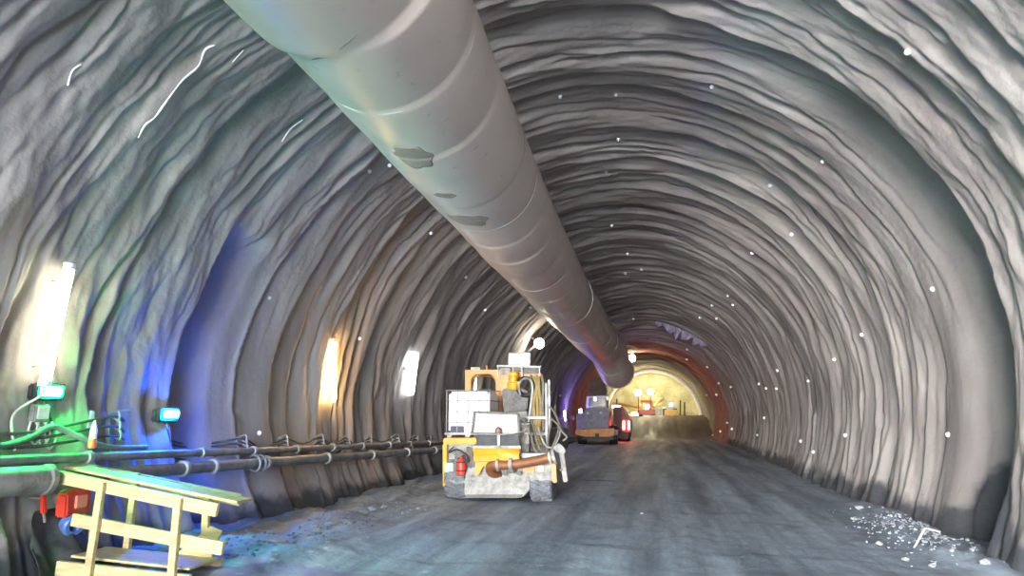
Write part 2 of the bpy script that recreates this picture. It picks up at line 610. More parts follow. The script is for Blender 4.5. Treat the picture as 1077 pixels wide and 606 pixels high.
for k, y in enumerate(SEAMS[1:-1]):
    big = y in (9.6, 22.5)
    mb = MB()
    c = Vector(duct_c(np.array(float(y))) - D0)
    ax = Vector(duct_c(np.array(y + .1)) - duct_c(np.array(y - .1))) + Vector((.0, 0, .02 * (k % 3 - 1)))
    mb.ring(c, ax, DR - .008, .026 if big else .013, 72, 8)
    mb.build('seam_ring', M_SEAM if k % 3 else M_SEAMD, duct, 60)
mb = MB()
cE = Vector(duct_c(np.array(40.0)) - D0)
axE = Vector(duct_c(np.array(40.0)) - duct_c(np.array(39.0))).normalized()
mb.ring(cE, axE, DR, .05, 64, 10)
mb.build('end_collar', mat('collar_pink', (196, 158, 140), rough=.5), duct)
def patch(a0, a1, y0, y1, seed):
    aa, yy = np.meshgrid(np.linspace(-1, 1, 31), np.linspace(-1, 1, 25))
    # a ragged oval of tape following the skin
    f = 1 / np.sqrt(np.maximum(1e-6, np.maximum(aa ** 2, yy ** 2) / np.maximum(aa ** 2 + yy ** 2, 1e-6)))
    f = np.where((aa == 0) & (yy == 0), 1, 1 / f) * (1 + .35 * N(np.arctan2(yy, aa) * 1.3, seed, seed))
    f = np.clip(f, .6, 1.15)
    Pp = duct_p((a0 + a1) / 2 + aa * f * (a1 - a0) / 2, (y0 + y1) / 2 + yy * f * (y1 - y0) / 2, .016)
    o = grid_mesh('patch', Pp - D0, M_PATCH)
    o.parent = duct
    s_ = o.modifiers.new('thickness', 'SOLIDIFY')
    s_.thickness = .006
    o['label'] = 'dark repair patch on the duct'
# ropes that hang the duct from the crown
for y in (2.0, 7.5, 13.5, 20.4, 27.2, 33.5):
    c = Vector(duct_c(np.array(y)))
    for dx in (-.5,):
        mb = MB()
        top = Vector((c.x + dx * 2.2, y, 0))
        cx_, cz_, r_ = section(np.array(y))
        top.z = float(cz_ + math.sqrt(float(r_) ** 2 - (top.x - float(cx_)) ** 2)) + .12
        mb.tube([c + Vector((dx, 0, math.sqrt(1 - dx * dx) - .02)) - Vector(D0), top - Vector(D0)], .012, 6, False)
        mb.build('hanger_rope', M_SEAMD, duct)

patch(-1.95, -1.4, 7.1, 7.75, 1)
patch(-1.98, -1.3, 9.95, 10.55, 5)
patch(-1.85, -1.5, 8.8, 9.0, 7)

# ------------------------------------------------------------------ lamps and services on the left wall
def wall_frame(th):
    t = R(th)
    inn = Vector((-math.sin(t), 0, -math.cos(t)))
    upw = Vector((math.cos(t), 0, -math.sin(t)))
    if upw.z < 0:
        upw = -upw
    return inn, upw

M_WHITE = mat('white_plastic', (225, 225, 222), (180, 178, 172), rough=.4)
M_GREY = mat('grey_steel', (150, 150, 150), (105, 102, 98), rough=.5, metal=.3)
M_DARK = mat('dark_rubber', (52, 53, 56), (82, 82, 84), rough=.7)
M_PIPE = mat('pipe_grey', (92, 94, 98), (130, 130, 132), rough=.55, scale=3)
M_BLACK = mat('black_plastic', (30, 31, 34), (60, 60, 62), rough=.55)
M_CABLE = mat('cable_black', (58, 58, 60), (90, 90, 90), rough=.6)
M_CABLEW = mat('cable_white', (205, 205, 198), (160, 158, 150), rough=.5)

TUBES = [
    (6.2, -80.5, -95.0, (1.0, .90, .62), 7, 'warm white tube lamp nearest the camera, above the green lamp'),
    (12.8, -80.5, -94.0, (1.0, .60, .20), 42, 'amber orange tube lamp glowing on the left wall'),
    (17.3, -77.5, -90.0, (.90, .97, 1.0), 12, 'cool white tube lamp on the left wall just left of the spraying machine'),
    (23.5, -78.0, -93.0, (1.0, .93, .78), 14, 'tube lamp seen through the orange frame of the spraying machine'),
    (36.3, -84.0, -90.0, (1.0, .96, .86), 14, 'short bright tube lamp just right of the spraying machine hoses'),
    (40.6, -79.0, -93.0, (1.0, .95, .82), 14, 'long bright tube lamp between the spraying machine and the purple-lit truck'),
    (44.6, -79.0, -92.0, (1.0, .96, .84), 14, 'bright tube lamp at the left flank of the purple-lit truck'),
]
for k, (y, ta, tb, col, st, lab) in enumerate(TUBES):
    inset = .17
    a = wall_point(ta, y, 0)
    b_ = wall_point(tb, y, 0)
    inn, _ = wall_frame((ta + tb) / 2)
    mid = wall_point((ta + tb) / 2, y, 0)
    bulge = max(0, (mid - (a + b_) / 2).dot(inn))
    a = a + inn * (inset + bulge)
    b_ = b_ + inn * (inset + bulge)
    t = thing('tube_lamp', lab, 'lamp', b_, 0, 'tube lamps along the left wall')
    o_ = b_
    d = (a - b_).normalized()
    MB().cyl((b_ - o_) + d * .06, (a - o_) - d * .06, .06, seg=20).build('tube', glow('tube_glow', col, st), t)
    for e, s in ((b_, 1), (a, -1)):
        mb = MB()
        mb.cyl(e - o_, e - o_ + d * s * .07, .067, seg=20)
        mb.build('end_cap', M_WHITE, t)
    for f in (.15, .85):
        p = b_.lerp(a, f) - o_
        MB().bar(p, p - inn * (inset + .1), .03, .012).build('bracket', M_GREY, t)
    if k in (0, 1, 2):
        q = wall_point(-102.5, y + (.0 if k else -.3), .14) - o_
        m1 = wall_point(-98.5, y + (.12 if k else -.25), .05) - o_
        MB().tube([Vector((0, 0, 0)) - d * .0, Vector((0.01, -.05, -.12)), m1, q], .014, 8).build('cable', M_CABLEW if k == 0 else M_CABLE, t)

def beacon(th, y, col, st, lab, name, out):
    inn, upw = wall_frame(th)
    p = wall_point(th, y, .03)
    t = thing(name, lab, 'warning lamp', p)
    mb = MB()
    mb.box(inn * .01, (.1, .36, .19), None, .02)
    for sy, sz, ly, lz in ((0, 1, .36, .035), (0, -1, .36, .035), (1, 0, .035, .19), (-1, 0, .035, .19)):
        mb.box(inn * .085 + Vector((0, sy * .165, sz * .08)), (.07, ly, lz), None, .008)
    mb.build('housing', M_BLACK, t)
    MB().box(inn * out, (.05, .29, .12), None, .02, 3).build('lens', glow('lens_' + name, col, st), t)
    MB().tube([inn * .02 - upw * .08, inn * .08 - upw * .2, -upw * .42 + inn * .05 + Vector((0, .1, 0)), -upw * .55 + inn * .1], .013, 8).build('cable', M_CABLE, t)
    return t
beacon(-95.7, 6.33, (.0006, 1.0, .12), 480, 'bright green warning lamp below the nearest tube lamp', 'green_lamp', .118)
beacon(-98.0, 8.12, (.0006, .10, 1.0), 440, 'bright blue warning lamp at the edge of the left wall recess', 'blue_lamp', .15)

# service pipes
def pipe_path(th, inset, y0, y1, step=1.0, wob=.02, seed=0):
    pts = []
    y = y0
    while y <= y1 + .01:
        cx_, cz_, r_ = section(np.array(y))
        rr_ = float(r_) - inset + wob * float(N(y * .3, seed + .5, 91))
        pts.append(Vector((float(cx_) + rr_ * math.sin(R(th)), y, float(cz_) + rr_ * math.cos(R(th)))))
        y += step
    return pts
def pipe_thing(name, lab, th, inset, rad, y0, y1, clamp_ys, mat_, seed):
    pts = pipe_path(th, inset, y0, y1, 1.0, .03, seed)
    t = thing(name, lab, 'pipe', pts[0])
    MB().tube([p - pts[0] for p in pts], rad, 14).build('pipe_run', mat_, t)
    for y in clamp_ys:
        p = pipe_path(th, inset, y, y, 1, .03, seed)[0] - pts[0]
        mb = MB()
        mb.lathe(p - Vector((0, .035, 0)), (0, 1, 0), [(rad * 1.05, 0), (rad * 1.4, .005), (rad * 1.4, .065), (rad * 1.05, .07)], 18)
        inn, _ = wall_frame(th)
        mb.bar(p, p - inn * (inset + .02), .035, .02)
        mb.build('pipe_clamp', M_GREY, t)
    return t
pipe_thing('water_pipe', 'thin grey service pipe, upper of the two running along the left wall', -104.0, .24, .055, 2.0, 46.0,
           [5.2, 6.6, 8.55, 9.8, 11.1, 12.4, 13.7, 15.1, 16.4, 17.8, 19.2, 21, 23, 25], M_PIPE, 3)
lowp = pipe_thing('compressed_air_pipe', 'thicker dark service pipe, lower of the two along the left wall', -106.3, .26, .08, 2.0, 46.0,
           [8.1, 8.7, 10.0, 12.0, 14.0, 16.0, 18.0, 20, 22.5, 25], M_PIPE, 4)
q0 = pipe_path(-106.3, .26, 2.0, 2.0, 1, .03, 4)[0]
qs = [pipe_path(-106.3, .26, y, y, 1, .03, 4)[0] - q0 for y in (3.0, 6.05)]
MB().lathe(qs[0], qs[1] - qs[0], [(.085, 0), (.15, .02), (.15, 2.98), (.165, 3.0), (.165, 3.06), (.085, 3.07)], 22).build('pipe_sleeve', M_GREY, lowp)
for dy_ in (7.7, 7.85):
    pr = pipe_path(-106.3, .26, 2.0 + dy_, 2.0 + dy_, 1, .03, 4)[0] - q0
    MB().ring(pr, (.25, 1, .1), .13, .016, 24, 8).build('coupling_ring', M_GREY, lowp)

# cable brackets with hooks, and the cables slung on them
ORD = ['first', 'second', 'third', 'fourth', 'fifth', 'sixth', 'seventh', 'eighth', 'ninth', 'tenth', 'eleventh', 'twelfth']
BY = [7.26, 8.45, 9.75, 11.0, 12.2, 13.4, 14.7, 16.0, 17.4, 18.8]
hook_pts = []
for k, y in enumerate(BY):
    hi = -100.0 if k < 2 else -101.6
    inn, upw = wall_frame(-101)
    p = wall_point(hi - 2.4, y, .02)
    t = thing('cable_bracket', ORD[k] + ' cable bracket from the camera above the left wall pipes' , 'bracket', p, 0, 'cable brackets on the left wall')
    h_ = .46 if k < 2 else .26
    MB().bar(inn * .03 - upw * .1, inn * .03 + upw * h_, .05, .03, (0, 1, 0)).build('plate', M_GREY, t)
    MB().bar(inn * .05 + upw * h_ + Vector((0, -.05, 0)), inn * .12 + upw * (h_ + .05) + Vector((0, .34 if k < 2 else .1, 0)), .025, .025).build('arm', M_GREY, t)
    for j in range(3):
        z0 = h_ * (.28 + .27 * j)
        pts = [inn * .03 + upw * (z0 + .05), inn * .12 + upw * (z0 + .01), inn * .19 + upw * (z0 - .035), inn * .22 + upw * (z0 + .03), inn * .2 + upw * (z0 + .08)]
        MB().tube(pts, .013, 8).build('hook', M_GREY, t)
    hook_pts.append([p + inn * .14 + upw * (h_ * (.28 + .27 * j) + .02) for j in range(3)])
for j, lab in enumerate(('lowest black cable sagging from bracket to bracket along the left wall',
                         'middle black cable sagging from bracket to bracket along the left wall',
                         'topmost black cable sagging from bracket to bracket along the left wall')):
    pts = [wall_point(-101.2 + j * .8, 4.4, .12), wall_point(-102.2 + j * .8, 5.9, .14)]
    for k, hp in enumerate(hook_pts):
        if k:
            m_ = (hook_pts[k - 1][j] + hp[j]) / 2
            m_.z -= .10 + .05 * ((k + j) % 3)
            pts.append(m_)
        pts.append(hp[j])
    pts.append(wall_point(-102 + j * .6, 20.2, .1))
    o = MB().tube([p - pts[0] for p in pts], .016, 8).build('power_cable', M_CABLE)
    o.location = pts[0]
    tag(o, lab, 'cable', 'power cables along the left wall')
# fat grey hose coming in from the left under the green lamp
pts = [wall_point(-101.0, 4.6, .16), wall_point(-102.2, 5.5, .16), wall_point(-101.2, 6.05, .17), wall_point(-99.9, 6.3, .16), wall_point(-100.5, 6.5, .16), wall_point(-102.6, 6.9, .2), wall_point(-102.8, 7.6, .22)]
o = MB().tube([p - pts[0] for p in pts], .035, 10).build('hose', M_PIPE)
o.location = pts[0]
tag(o, 'grey hose humped over the left wall pipes below the green lamp', 'hose')

# junction box with looped leads under the green lamp
inn, upw = wall_frame(-98.4)
p = wall_point(-98.2, 6.24, .03)
t = thing('junction_box', 'small junction box with looped leads hanging below the green lamp', 'junction box', p)
MB().box(inn * .05, (.1, .2, .2), None, .015).build('case', M_GREY, t)
MB().box(inn * .105, (.015, .15, .15), None, .006).build('cover', M_WHITE, t)
for k in range(3):
    y0 = -.1 + .1 * k
    MB().tube([inn * .06 + Vector((0, y0, -.1)), inn * .12 + Vector((0, y0 - .06, -.24)), inn * .13 + Vector((0, y0 + .02, -.36 - .03 * k)), inn * .12 + Vector((0, y0 + .11, -.25)), inn * .06 + Vector((0, y0 + .06, -.1))], .012, 8).build('lead', M_CABLEW, t)

# little tipped bottle and a tag
p = wall_point(-102.6, 6.66, .3)
t = thing('spray_can', 'small white can with an orange base standing on the left wall pipe', 'can', p)
MB().lathe((0, 0, -.03), (0, 0, 1), [(.035, 0), (.045, .01), (.045, .1), (.04, .11)], 16).build('base', mat('orange_base', (214, 110, 60), rough=.5), t)
MB().lathe((0, 0, .08), (0, 0, 1), [(.04, 0), (.04, .1), (.028, .15), (.012, .2), (.01, .22)], 16).build('body', M_WHITE, t)
p = wall_point(-98.9, 6.92, .02)
o = MB().prism([(0, -.03, .12), (0, .03, .11), (0, .06, -.12), (0, -.05, -.11)], (1, 0, 0), .012, .003).build('paper_tag', M_WHITE)
o.location = p
tag(o, 'small white tag stuck on the left wall right of the green lamp', 'tag')

# red socket box with a blue socket, and a red-handled pull beside it
inn, upw = wall_frame(-109)
p = wall_point(-108.6, 6.44, .02)
M_RED = mat('red_plastic', (206, 62, 42), (160, 50, 40), rough=.4)
M_BLUE = mat('blue_plastic', (74, 112, 178), (60, 84, 130), rough=.4)
t = thing('socket_box', 'red electrical socket box with a blue round socket low on the left wall', 'socket box', p)
MB().prism([(.1, -.17, .12), (.1, -.1, .17), (.1, .12, .17), (.1, .18, .1), (.1, .17, -.11), (.1, -.15, -.13)], (1, 0, 0), .16, .02).build('case', M_RED, t)
MB().box((.27, .02, .03), (.03, .16, .14), None, .01).build('cover', mat('pale_red', (224, 132, 112), rough=.4), t)
mb = MB()
mb.lathe((.16, .0, -.2), (.9, -.25, -.25), [(.105, 0), (.12, .02), (.12, .12), (.105, .14), (.06, .14), (.055, .05)], 24)
mb.build('socket', M_BLUE, t)
MB().tube([(.2, .13, -.1), (.22, .22, -.25), (.2, .25, -.42), (.17, .18, -.5), (.15, .12, -.44)], .014, 8).build('cable', M_CABLEW, t)
MB().bar((-.06, 0, .05), (.12, 0, .05), .1, .1).build('mount', M_GREY, t)
p = wall_point(-108.0, 6.15, .16)
t = thing('pull_handle', 'red handle with grey tip hanging left of the red socket box', 'handle', p)
MB().bar((0, .0, .12), (.02, .03, -.16), .05, .06, (1, 0, 0), .01).build('grip', M_RED, t)
MB().bar((0, 0, .12), (-.02, -.02, .26), .025, .03, (1, 0, 0), .005).build('tip', M_GREY, t)
MB().bar((.02, .03, -.16), (.03, .05, -.26), .02, .03, (1, 0, 0), .005).build('tail', M_GREY, t)
MB().bar((0, 0, .0), (-.22, 0, .0), .02, .02).build('stem', M_GREY, t)

# black sheet shaped in place of the shadow at the wall foot
uu, vv = np.meshgrid(np.linspace(0, 1, 30), np.linspace(0, 1, 40))
xs = np.zeros_like(uu)
Pn = np.zeros((40, 30, 3))
for i in range(40):
    for j in range(30):
        u_, v_ = uu[i, j], vv[i, j]
        wdt = .22 + .75 * v_ ** .8
        y_ = 6.22 + (u_ - .38) * wdt
        wp = wall_point(-109.0 - 9.5 * v_, y_, .05)
        out = .30 * v_ ** 2 + .05 * math.sin(u_ * 9 + v_ * 3) * v_
        z_ = max(wp.z, float(floor_z(wp.x + out, y_)) + .01)
        Pn[i, j] = (wp.x + .03 + out, y_, z_)
o = grid_mesh('shade_sheet', Pn, M_BLACK)
sd = o.modifiers.new('thickness', 'SOLIDIFY')
sd.thickness = .006
tag(o, 'black sheet standing for the dark shadow at the wall foot below the red socket box', 'shadow sheet')

# ------------------------------------------------------------------ wooden trestle
def wood_material():
    m, nt, b = new_mat('raw_pine')
    tc = node(nt, 'ShaderNodeTexCoord')
    O = tc.outputs['Object']
    st = node(nt, 'ShaderNodeMapping')
    st.inputs['Scale'].default_value = (1.5, 14, 14)
    nt.links.new(O, st.inputs['Vector'])
    c = mixc(nt, noise_fac(nt, st.outputs[0], 2.2, 5, .35, .65), lin((188, 172, 130)), lin((164, 146, 104)))
    c = mixc(nt, noise_fac(nt, O, 3, 5, .55, .75), c, lin((150, 130, 96)))
    nt.links.new(c, b.inputs['Base Color'])
    b.inputs['Roughness'].default_value = .65
    bump(nt, b, st.outputs[0], 4, .2, .01)
    return m
M_WOOD = wood_material()
base = Vector((-5.45, 6.45, 0))
t = thing('wooden_trestle', 'raw timber trestle frame leaning askew by the left wall foot', 'trestle', base)
def L_(x, y, z):
    return Vector((x, y, z)) - base
yf, yb = 6.2, 6.8
def plank(name, a, b_, w_, h_, up=(0, 0, 1)):
    MB().bar(a, b_, w_, h_, up, .004).build(name, M_WOOD, t)
plank('top_rail', L_(-6.72, yf - .05, 1.13), L_(-4.5, yf - .05, .81), .05, .13)
plank('top_rail', L_(-6.95, yb + .05, 1.14), L_(-4.72, yb + .05, .82), .05, .13)
plank('top_board', L_(-6.62, 6.42, 1.19), L_(-4.38, 6.42, .87), .26, .03)
plank('middle_rail', L_(-6.28, yf - .05, .66), L_(-4.40, yf - .05, .44), .04, .13)
plank('bottom_rail', L_(-6.40, yf - .05, .16), L_(-4.75, yf - .05, .10), .05, .15)
plank('bottom_rail', L_(-6.5, yb + .05, .17), L_(-4.9, yb + .05, .11), .05, .15)
plank('bottom_board', L_(-6.35, 6.5, .26), L_(-4.85, 6.5, .20), .5, .025)
def post(x0, x1, y, ztop, d=.085):
    plank('post', L_(x0, y, float(floor_z(x0, y)) - .02), L_(x1, y, ztop), d, .05, (0, 1, 0))
post(-5.95, -5.91, yf - .1, 1.06)
post(-4.93, -4.94, yf - .1, .92)
post(-6.14, -6.12, yb, 1.1)
post(-5.1, -5.13, yb, .92)
MB().prism([L_(-5.5, yb - .04, .17), L_(-4.98, yb - .04, .15), L_(-4.86, yb - .04, .5), L_(-5.0, yb - .04, .55)], (0, -1, 0), .03, .004).build('gusset_board', M_WOOD, t)

# ------------------------------------------------------------------ marker dots all over the lining
M_MARK = glow('marker_reflector', (1, 1, 1), .0)
M_MARK.node_tree.nodes['Principled BSDF'].inputs['Base Color'].default_value = (.95, .95, .95, 1)
M_MARK.node_tree.nodes['Principled BSDF'].inputs['Roughness'].default_value = .3
MARKERS = [
    (6.3, 12.50, 'white marker dot near the crown just beyond the tall near ridge, right of the duct'),
    (1.0, 16.28, 'white marker dot on the crown right of the duct, second one along'),
    (-4.8, 12.28, 'white marker dim dot on the crown close to the right edge of the duct'),
    (25.2, 11.45, 'white marker small dot above the right shoulder, near the tall near ridge'),
    (5.4, 14.42, 'white marker small dim dot on the crown between two brighter ones right of the duct'),
    (-1.2, 20.49, 'white marker dot on the crown right of the middle of the duct'),
    (1.7, 24.14, 'white marker dim dot high on the crown, right of the duct half way along'),
    (6.2, 26.27, 'white marker right one of a pair of dots on the dark crown'),
    (-0.8, 26.83, 'white marker left one of a pair of dots on the dark crown'),
    (-3.5, 37.71, 'white marker dot on the crown just above the purple patch near the duct end'),
    (37.9, 28.79, 'white marker uppermost of three small dots in a triangle on the right haunch'),
    (34.2, 32.67, 'white marker left one of three small dots in a triangle on the right haunch'),
    (42.1, 30.52, 'white marker right one of three small dots in a triangle on the right haunch'),
    (50.6, 16.06, 'white marker dot on the right haunch beside brown streaks'),
    (44.4, 18.73, 'white marker dot on the right haunch, on the dark edge of a ridge'),
    (42.4, 25.62, 'white marker upper one of two close dots on the right haunch'),
    (46.0, 25.96, 'white marker lower one of two close dots on the right haunch'),
    (78.8, 15.23, 'white marker dot at the dark crevice high on the right wall'),
    (81.1, 18.10, 'white marker dot on the upper right wall, left of the dark crevice'),
    (76.6, 25.42, 'white marker dot alone above a row of three on the right wall'),
    (83.9, 21.68, 'white marker dot half way up the right wall, right of the row of three'),
    (77.8, 30.32, 'white marker left dot of a row of three on the right wall'),
    (80.7, 29.31, 'white marker middle dot of a row of three on the right wall'),
    (82.4, 27.21, 'white marker right dot of a row of three on the right wall'),
    (70.9, 41.25, 'white marker dot on the dark wall right of the red ring'),
    (63.7, 47.58, 'white marker dot at the upper outer edge of the red ring'),
    (67.5, 61.52, 'white marker dot at the inner edge of the red ring, half way up'),
    (70.6, 52.89, 'white marker dot on the red ring, half way up its right leg'),
    (93.0, 47.81, 'white marker upper one of two dots low on the wall right of the red ring'),
    (97.3, 44.75, 'white marker lower one of two dots low on the wall right of the red ring'),
    (93.0, 31.09, 'white marker big dot on the right wall, level with the middle of the truck'),
    (100.6, 33.70, 'white marker dot low on the right wall, just below the big lone dot'),
    (102.5, 22.66, 'white marker dot low on the right wall, left of two larger low ones'),
    (105.5, 20.52, 'white marker lowest dot on the right wall'),
    (100.5, 17.33, 'white marker large bright dot low on the right wall'),
    (106.4, 69.87, 'white marker dot at the inner foot of the red ring'),
    (105.4, 60.21, 'white marker dot in the middle of the foot of the red ring'),
    (100.4, 52.97, 'white marker dot at the outer foot of the red ring'),
    (76.9, 11.69, 'white marker dot on the smooth recessed band high on the right wall'),
    (99.9, 11.90, 'white marker dot on the smooth recessed band low on the right wall'),
    (51.4, 8.05, 'white marker large dot with a short wire on the nearest ridge at upper right'),
    (48.5, 12.07, 'white marker dot on the greenish-shaded ridge at upper right'),
    (40.9, 14.72, 'white marker small dot high on the right haunch above the brown streaks'),
    (31.3, 45.92, 'white marker upper one of two dots above the red ring'),
    (34.1, 52.63, 'white marker lower one of two dots above the red ring, on its rim'),
    (49.9, 46.46, 'white marker dim dot on the right shoulder of the red ring'),
    (76.7, 75.99, 'white marker dot on the beige wall inside the red ring'),
    (-42.2, 11.49, 'white marker bright dot on the dark ridge touching the left edge of the duct'),
    (-45.8, 11.21, 'white marker dim dot on the dark ridge left of the duct'),
    (-47.3, 14.82, 'white marker dot on the brownish left haunch beside the duct'),
    (-50.7, 18.41, 'white marker dot on the left haunch below the duct, half way along'),
    (-55.7, 21.40, 'white marker dot on the left haunch above the orange frame'),
    (-44.0, 25.90, 'white marker small dot close under the duct near the floodlight'),
    (-76.2, 10.36, 'white marker large dot high on the left wall above the recess edge'),
    (-78.4, 14.03, 'white marker dot right of the amber tube lamp'),
    (-100.5, 10.39, 'white marker dot low on the left wall just above the cables'),
    (-82.6, 17.16, 'white marker small dot left of the cool white tube lamp'),
    (-75.2, 38.91, 'white marker dot just right of the machine\'s upright post'),
    (-75.5, 42.16, 'white marker dot above the tube lamps right of the machine'),
]
mk_mesh = None
for th, y, lab in MARKERS:
    inn, upw = wall_frame(th)
    p = wall_point(th, y, 0)
    if mk_mesh is None:
        mb = MB()
        mb.lathe((0, 0, -1.2), (0, 0, 1), [(.5, 0), (.5, 1.2), (1.0, 1.25), (1.0, 1.5), (.8, 2.0), (.45, 2.35), (.1, 2.45)], 16)
        o = mb.build('lining_marker', M_MARK)
        mk_mesh = o.data
    else:
        o = bpy.data.objects.new('lining_marker', mk_mesh)
        COL.objects.link(o)
    k = .030 + .0011 * y
    o.location = p
    o.scale = (k, k, k)
    o.rotation_euler = (inn * .6 + Vector((0, -.8, .0))).to_track_quat('Z', 'Y').to_euler()
    tag(o, lab, 'marker', 'white markers on the tunnel lining')


# white streaks and cords on the near left wall
M_STREAK = mat('white_cord', (226, 228, 228), rough=.4)
def cord(name, pts, rad, lab, cat):
    P_ = [wall_point(th, y, .02) for th, y in pts]
    o = MB().tube([p - P_[0] for p in P_], rad, 6).build(name, M_STREAK)
    o.location = P_[0]
    tag(o, lab, cat)
    return o
cord('foil_strip', [(-46.7, 6.68), (-48.0, 6.63), (-50.2, 6.66), (-53, 6.58), (-56.7, 6.55), (-59, 6.53), (-60.5, 6.47), (-62.3, 6.49)], [.006 + .010 * abs(math.sin(k * .31)) for k in range(43)], 'long white strip clinging to the upper left wall near the duct', 'strip')
cord('white_streak', [(-58.2, 5.46), (-59.3, 5.42), (-61.0, 5.44)], .010, 'short white strip on the left wall nearest the camera', 'strip')
cord('white_streak', [(-46.7, 8.86), (-49, 8.80), (-51.5, 8.8)], .010, 'white strip on the bluish ridge left of the duct', 'strip')
cord('white_streak', [(-44.7, 7.06), (-46.9, 7.04)], .008, 'small white strip right of the long white strip under the duct', 'strip')

# ------------------------------------------------------------------ concrete spraying machine
YM = 13.85
M_YEL = mat('machine_yellow', (204, 144, 24), (166, 126, 64), rough=.45, scale=4, amount=(.55, .8))
M_ORA = mat('machine_orange', (196, 132, 66), (160, 112, 68), rough=.45, scale=4, amount=(.55, .8))
M_LGREY = mat('concrete_spattered_grey', (160, 157, 152), (116, 112, 106), rough=.7, scale=6, bmp=.4, bscale=25)
M_MGREY = mat('machine_grey', (106, 103, 100), (77, 73, 69), rough=.65, scale=7, bmp=.3)
M_TYRE = mat('tyre_dusty', (122, 124, 130), (78, 80, 84), rough=.85, scale=8)
M_RUST = mat('pipe_rust_orange', (131, 79, 41), (95, 60, 39), rough=.55, scale=6)
M_HOSEY = mat('hose_yellow', (151, 131, 77), (120, 106, 71), rough=.5)
M_HOSEG = mat('hose_grey', (116, 112, 104), (85, 81, 76), rough=.6)
M_TANK = mat('tank_white', (244, 246, 248), (226, 232, 236), rough=.3)
M_CAGE = mat('cage_zinc', (124, 126, 129), (99, 100, 103), rough=.45, metal=.4)
M_PANEL = mat('lid_white', (168, 170, 172), (144, 147, 150), rough=.35)
org = at(525, 529, YM)
org.z = float(floor_z(org.x, org.y))
mach = thing('shotcrete_sprayer', 'yellow and grey concrete spraying machine parked on the left of the tunnel, seen from behind', 'construction machine', org)

def K(u, v, d=0.):
    return at(u, v, YM + d) - org
def face(mb, poly, d, depth, bev=0.):
    """outline in photo pixels on the plane at depth d, pushed away from the camera"""
    mb.prism([K(u, v, d) for u, v in poly], (0, 1, 0), depth, bev)
    return mb
def rect(u0, v0, u1, v1):
    return [(u0, v0), (u1, v0), (u1, v1), (u0, v1)]
def part(name, poly, d, depth, m, bev=.012, parent=None):
    return face(MB(), poly, d, depth, bev).build(name, m, parent or mach)
def hose(name, pts, r, m, parent=None, seg=8):
    return MB().tube([K(*p) for p in pts], r, seg).build(name, m, parent or mach)

# wheels with treads and hubs
def wheel(u0, u1, d):
    a = K(u0, 500, .05); b = K(u1, 500, .05)
    w_ = b.x - a.x
    r = .47
    c = Vector(((a.x + b.x) / 2 - .245 * d, d + r, r - .01))
    mb = MB()
    mb.lathe(c - Vector((w_ / 2, 0, 0)), (1, 0, 0), [(.24, .02), (r - .06, 0), (r - .015, .05), (r - .01, w_ - .05), (r - .06, w_), (.24, w_ - .02)], 36)
    for k in range(22):
        an_ = 2 * PI * k / 22
        for sgn in (-1, 1):
            p = c + Vector((sgn * w_ * .25, math.cos(an_ + .07 * sgn) * (r - .005), math.sin(an_ + .07 * sgn) * (r - .005)))
            mb.box(p, (w_ * .46, .07, .045), Matrix.Rotation(an_ + .07 * sgn - PI / 2, 3, 'X') @ Matrix.Rotation(.35 * sgn, 3, 'Z'), .008)
    t = mb.build('wheel', M_TYRE, mach)
    for sgn in (-1, 1):
        h = MB()
        h.lathe(c + Vector((sgn * (w_ / 2 - .08), 0, 0)), (sgn, 0, 0), [(.24, 0), (.23, .07), (.12, .04), (.12, .1), (.05, .11)], 24)
        h.build('hub', M_MGREY, t)
for d in (.05, 3.2):
    wheel(466.5, 490, d)
    wheel(556, 580, d)
# chassis and rear bumper plate
MB().bar((K(523, 505, .1).x, .2, .58), (K(523, 505, .1).x - 1.0, 4.5, .58), 1.3, .42, (0, 0, 1), .03).build('chassis', M_MGREY, mach)
part('rear_bumper', [(489, 502), (557, 502), (557, 515), (549, 523.5), (491, 523.5), (488, 519)], -.02, .14, M_LGREY, .015)
part('bumper_lip', [(490, 520.5), (550, 520.5), (547, 524), (491, 524)], -.045, .04, M_MGREY, .006)
part('deck_plate', [(489, 492), (581, 488), (581, 503), (489, 503)], .05, .5, M_LGREY, .02)
# left side locker
part('locker', rect(469, 466, 498, 509), .22, 1.6, M_LGREY, .02)
part('locker_top', [(466, 461), (501, 461), (501, 467.5), (466, 467.5)], .08, 1.9, M_YEL, .02)
part('locker_post', rect(465.5, 467, 470, 512), .1, .12, M_YEL, .01)
part('locker_post', rect(495, 467, 499, 510), .12, .1, M_LGREY, .01)
part('locker_shelf', rect(469, 504, 498, 509), .06, .35, M_LGREY, .012)
part('control_box', rect(467, 487, 477, 497), .04, .2, mat('pale_green_grey', (172, 190, 178), (140, 150, 144), rough=.5), .02)
part('bracket_frame', [(478, 477), (497, 475), (497, 480), (481, 481.5), (481, 500), (478, 500)], .03, .1, M_MGREY, .008)
mb = MB()
mb.lathe(K(485, 500.5, .02) , (0, 0, 1), [(.06, 0), (.1, .02), (.105, .08), (.105, .27), (.085, .33), (.045, .36), (.04, .4)], 22)
ext = mb.build('fire_extinguisher', M_RED, mach)
ext['label'] = 'red extinguisher bottle'
mb = MB()
mb.bar(K(485, 480.5, .0), K(488, 479, -.06), .025, .02)
mb.tube([K(486, 481, 0), K(490, 484, -.05), K(491, 492, -.03), K(489, 498, .0)], .012, 8)
mb.build('extinguisher_valve', M_BLACK, ext)
for v in (486, 495):
    MB().ring(K(485, v, .02), (0, 0, 1), .108, .012, 24, 6).build('strap', M_BLACK, ext)
part('side_plate', [(490, 470), (500, 472), (500, 500), (492, 500)], .1, .25, M_MGREY, .012)
hose('hose', [(477, 470, .05), (472, 476, -.02), (480, 473, -.06), (490, 478, -.03), (493, 486, 0)], .018, M_BLACK)
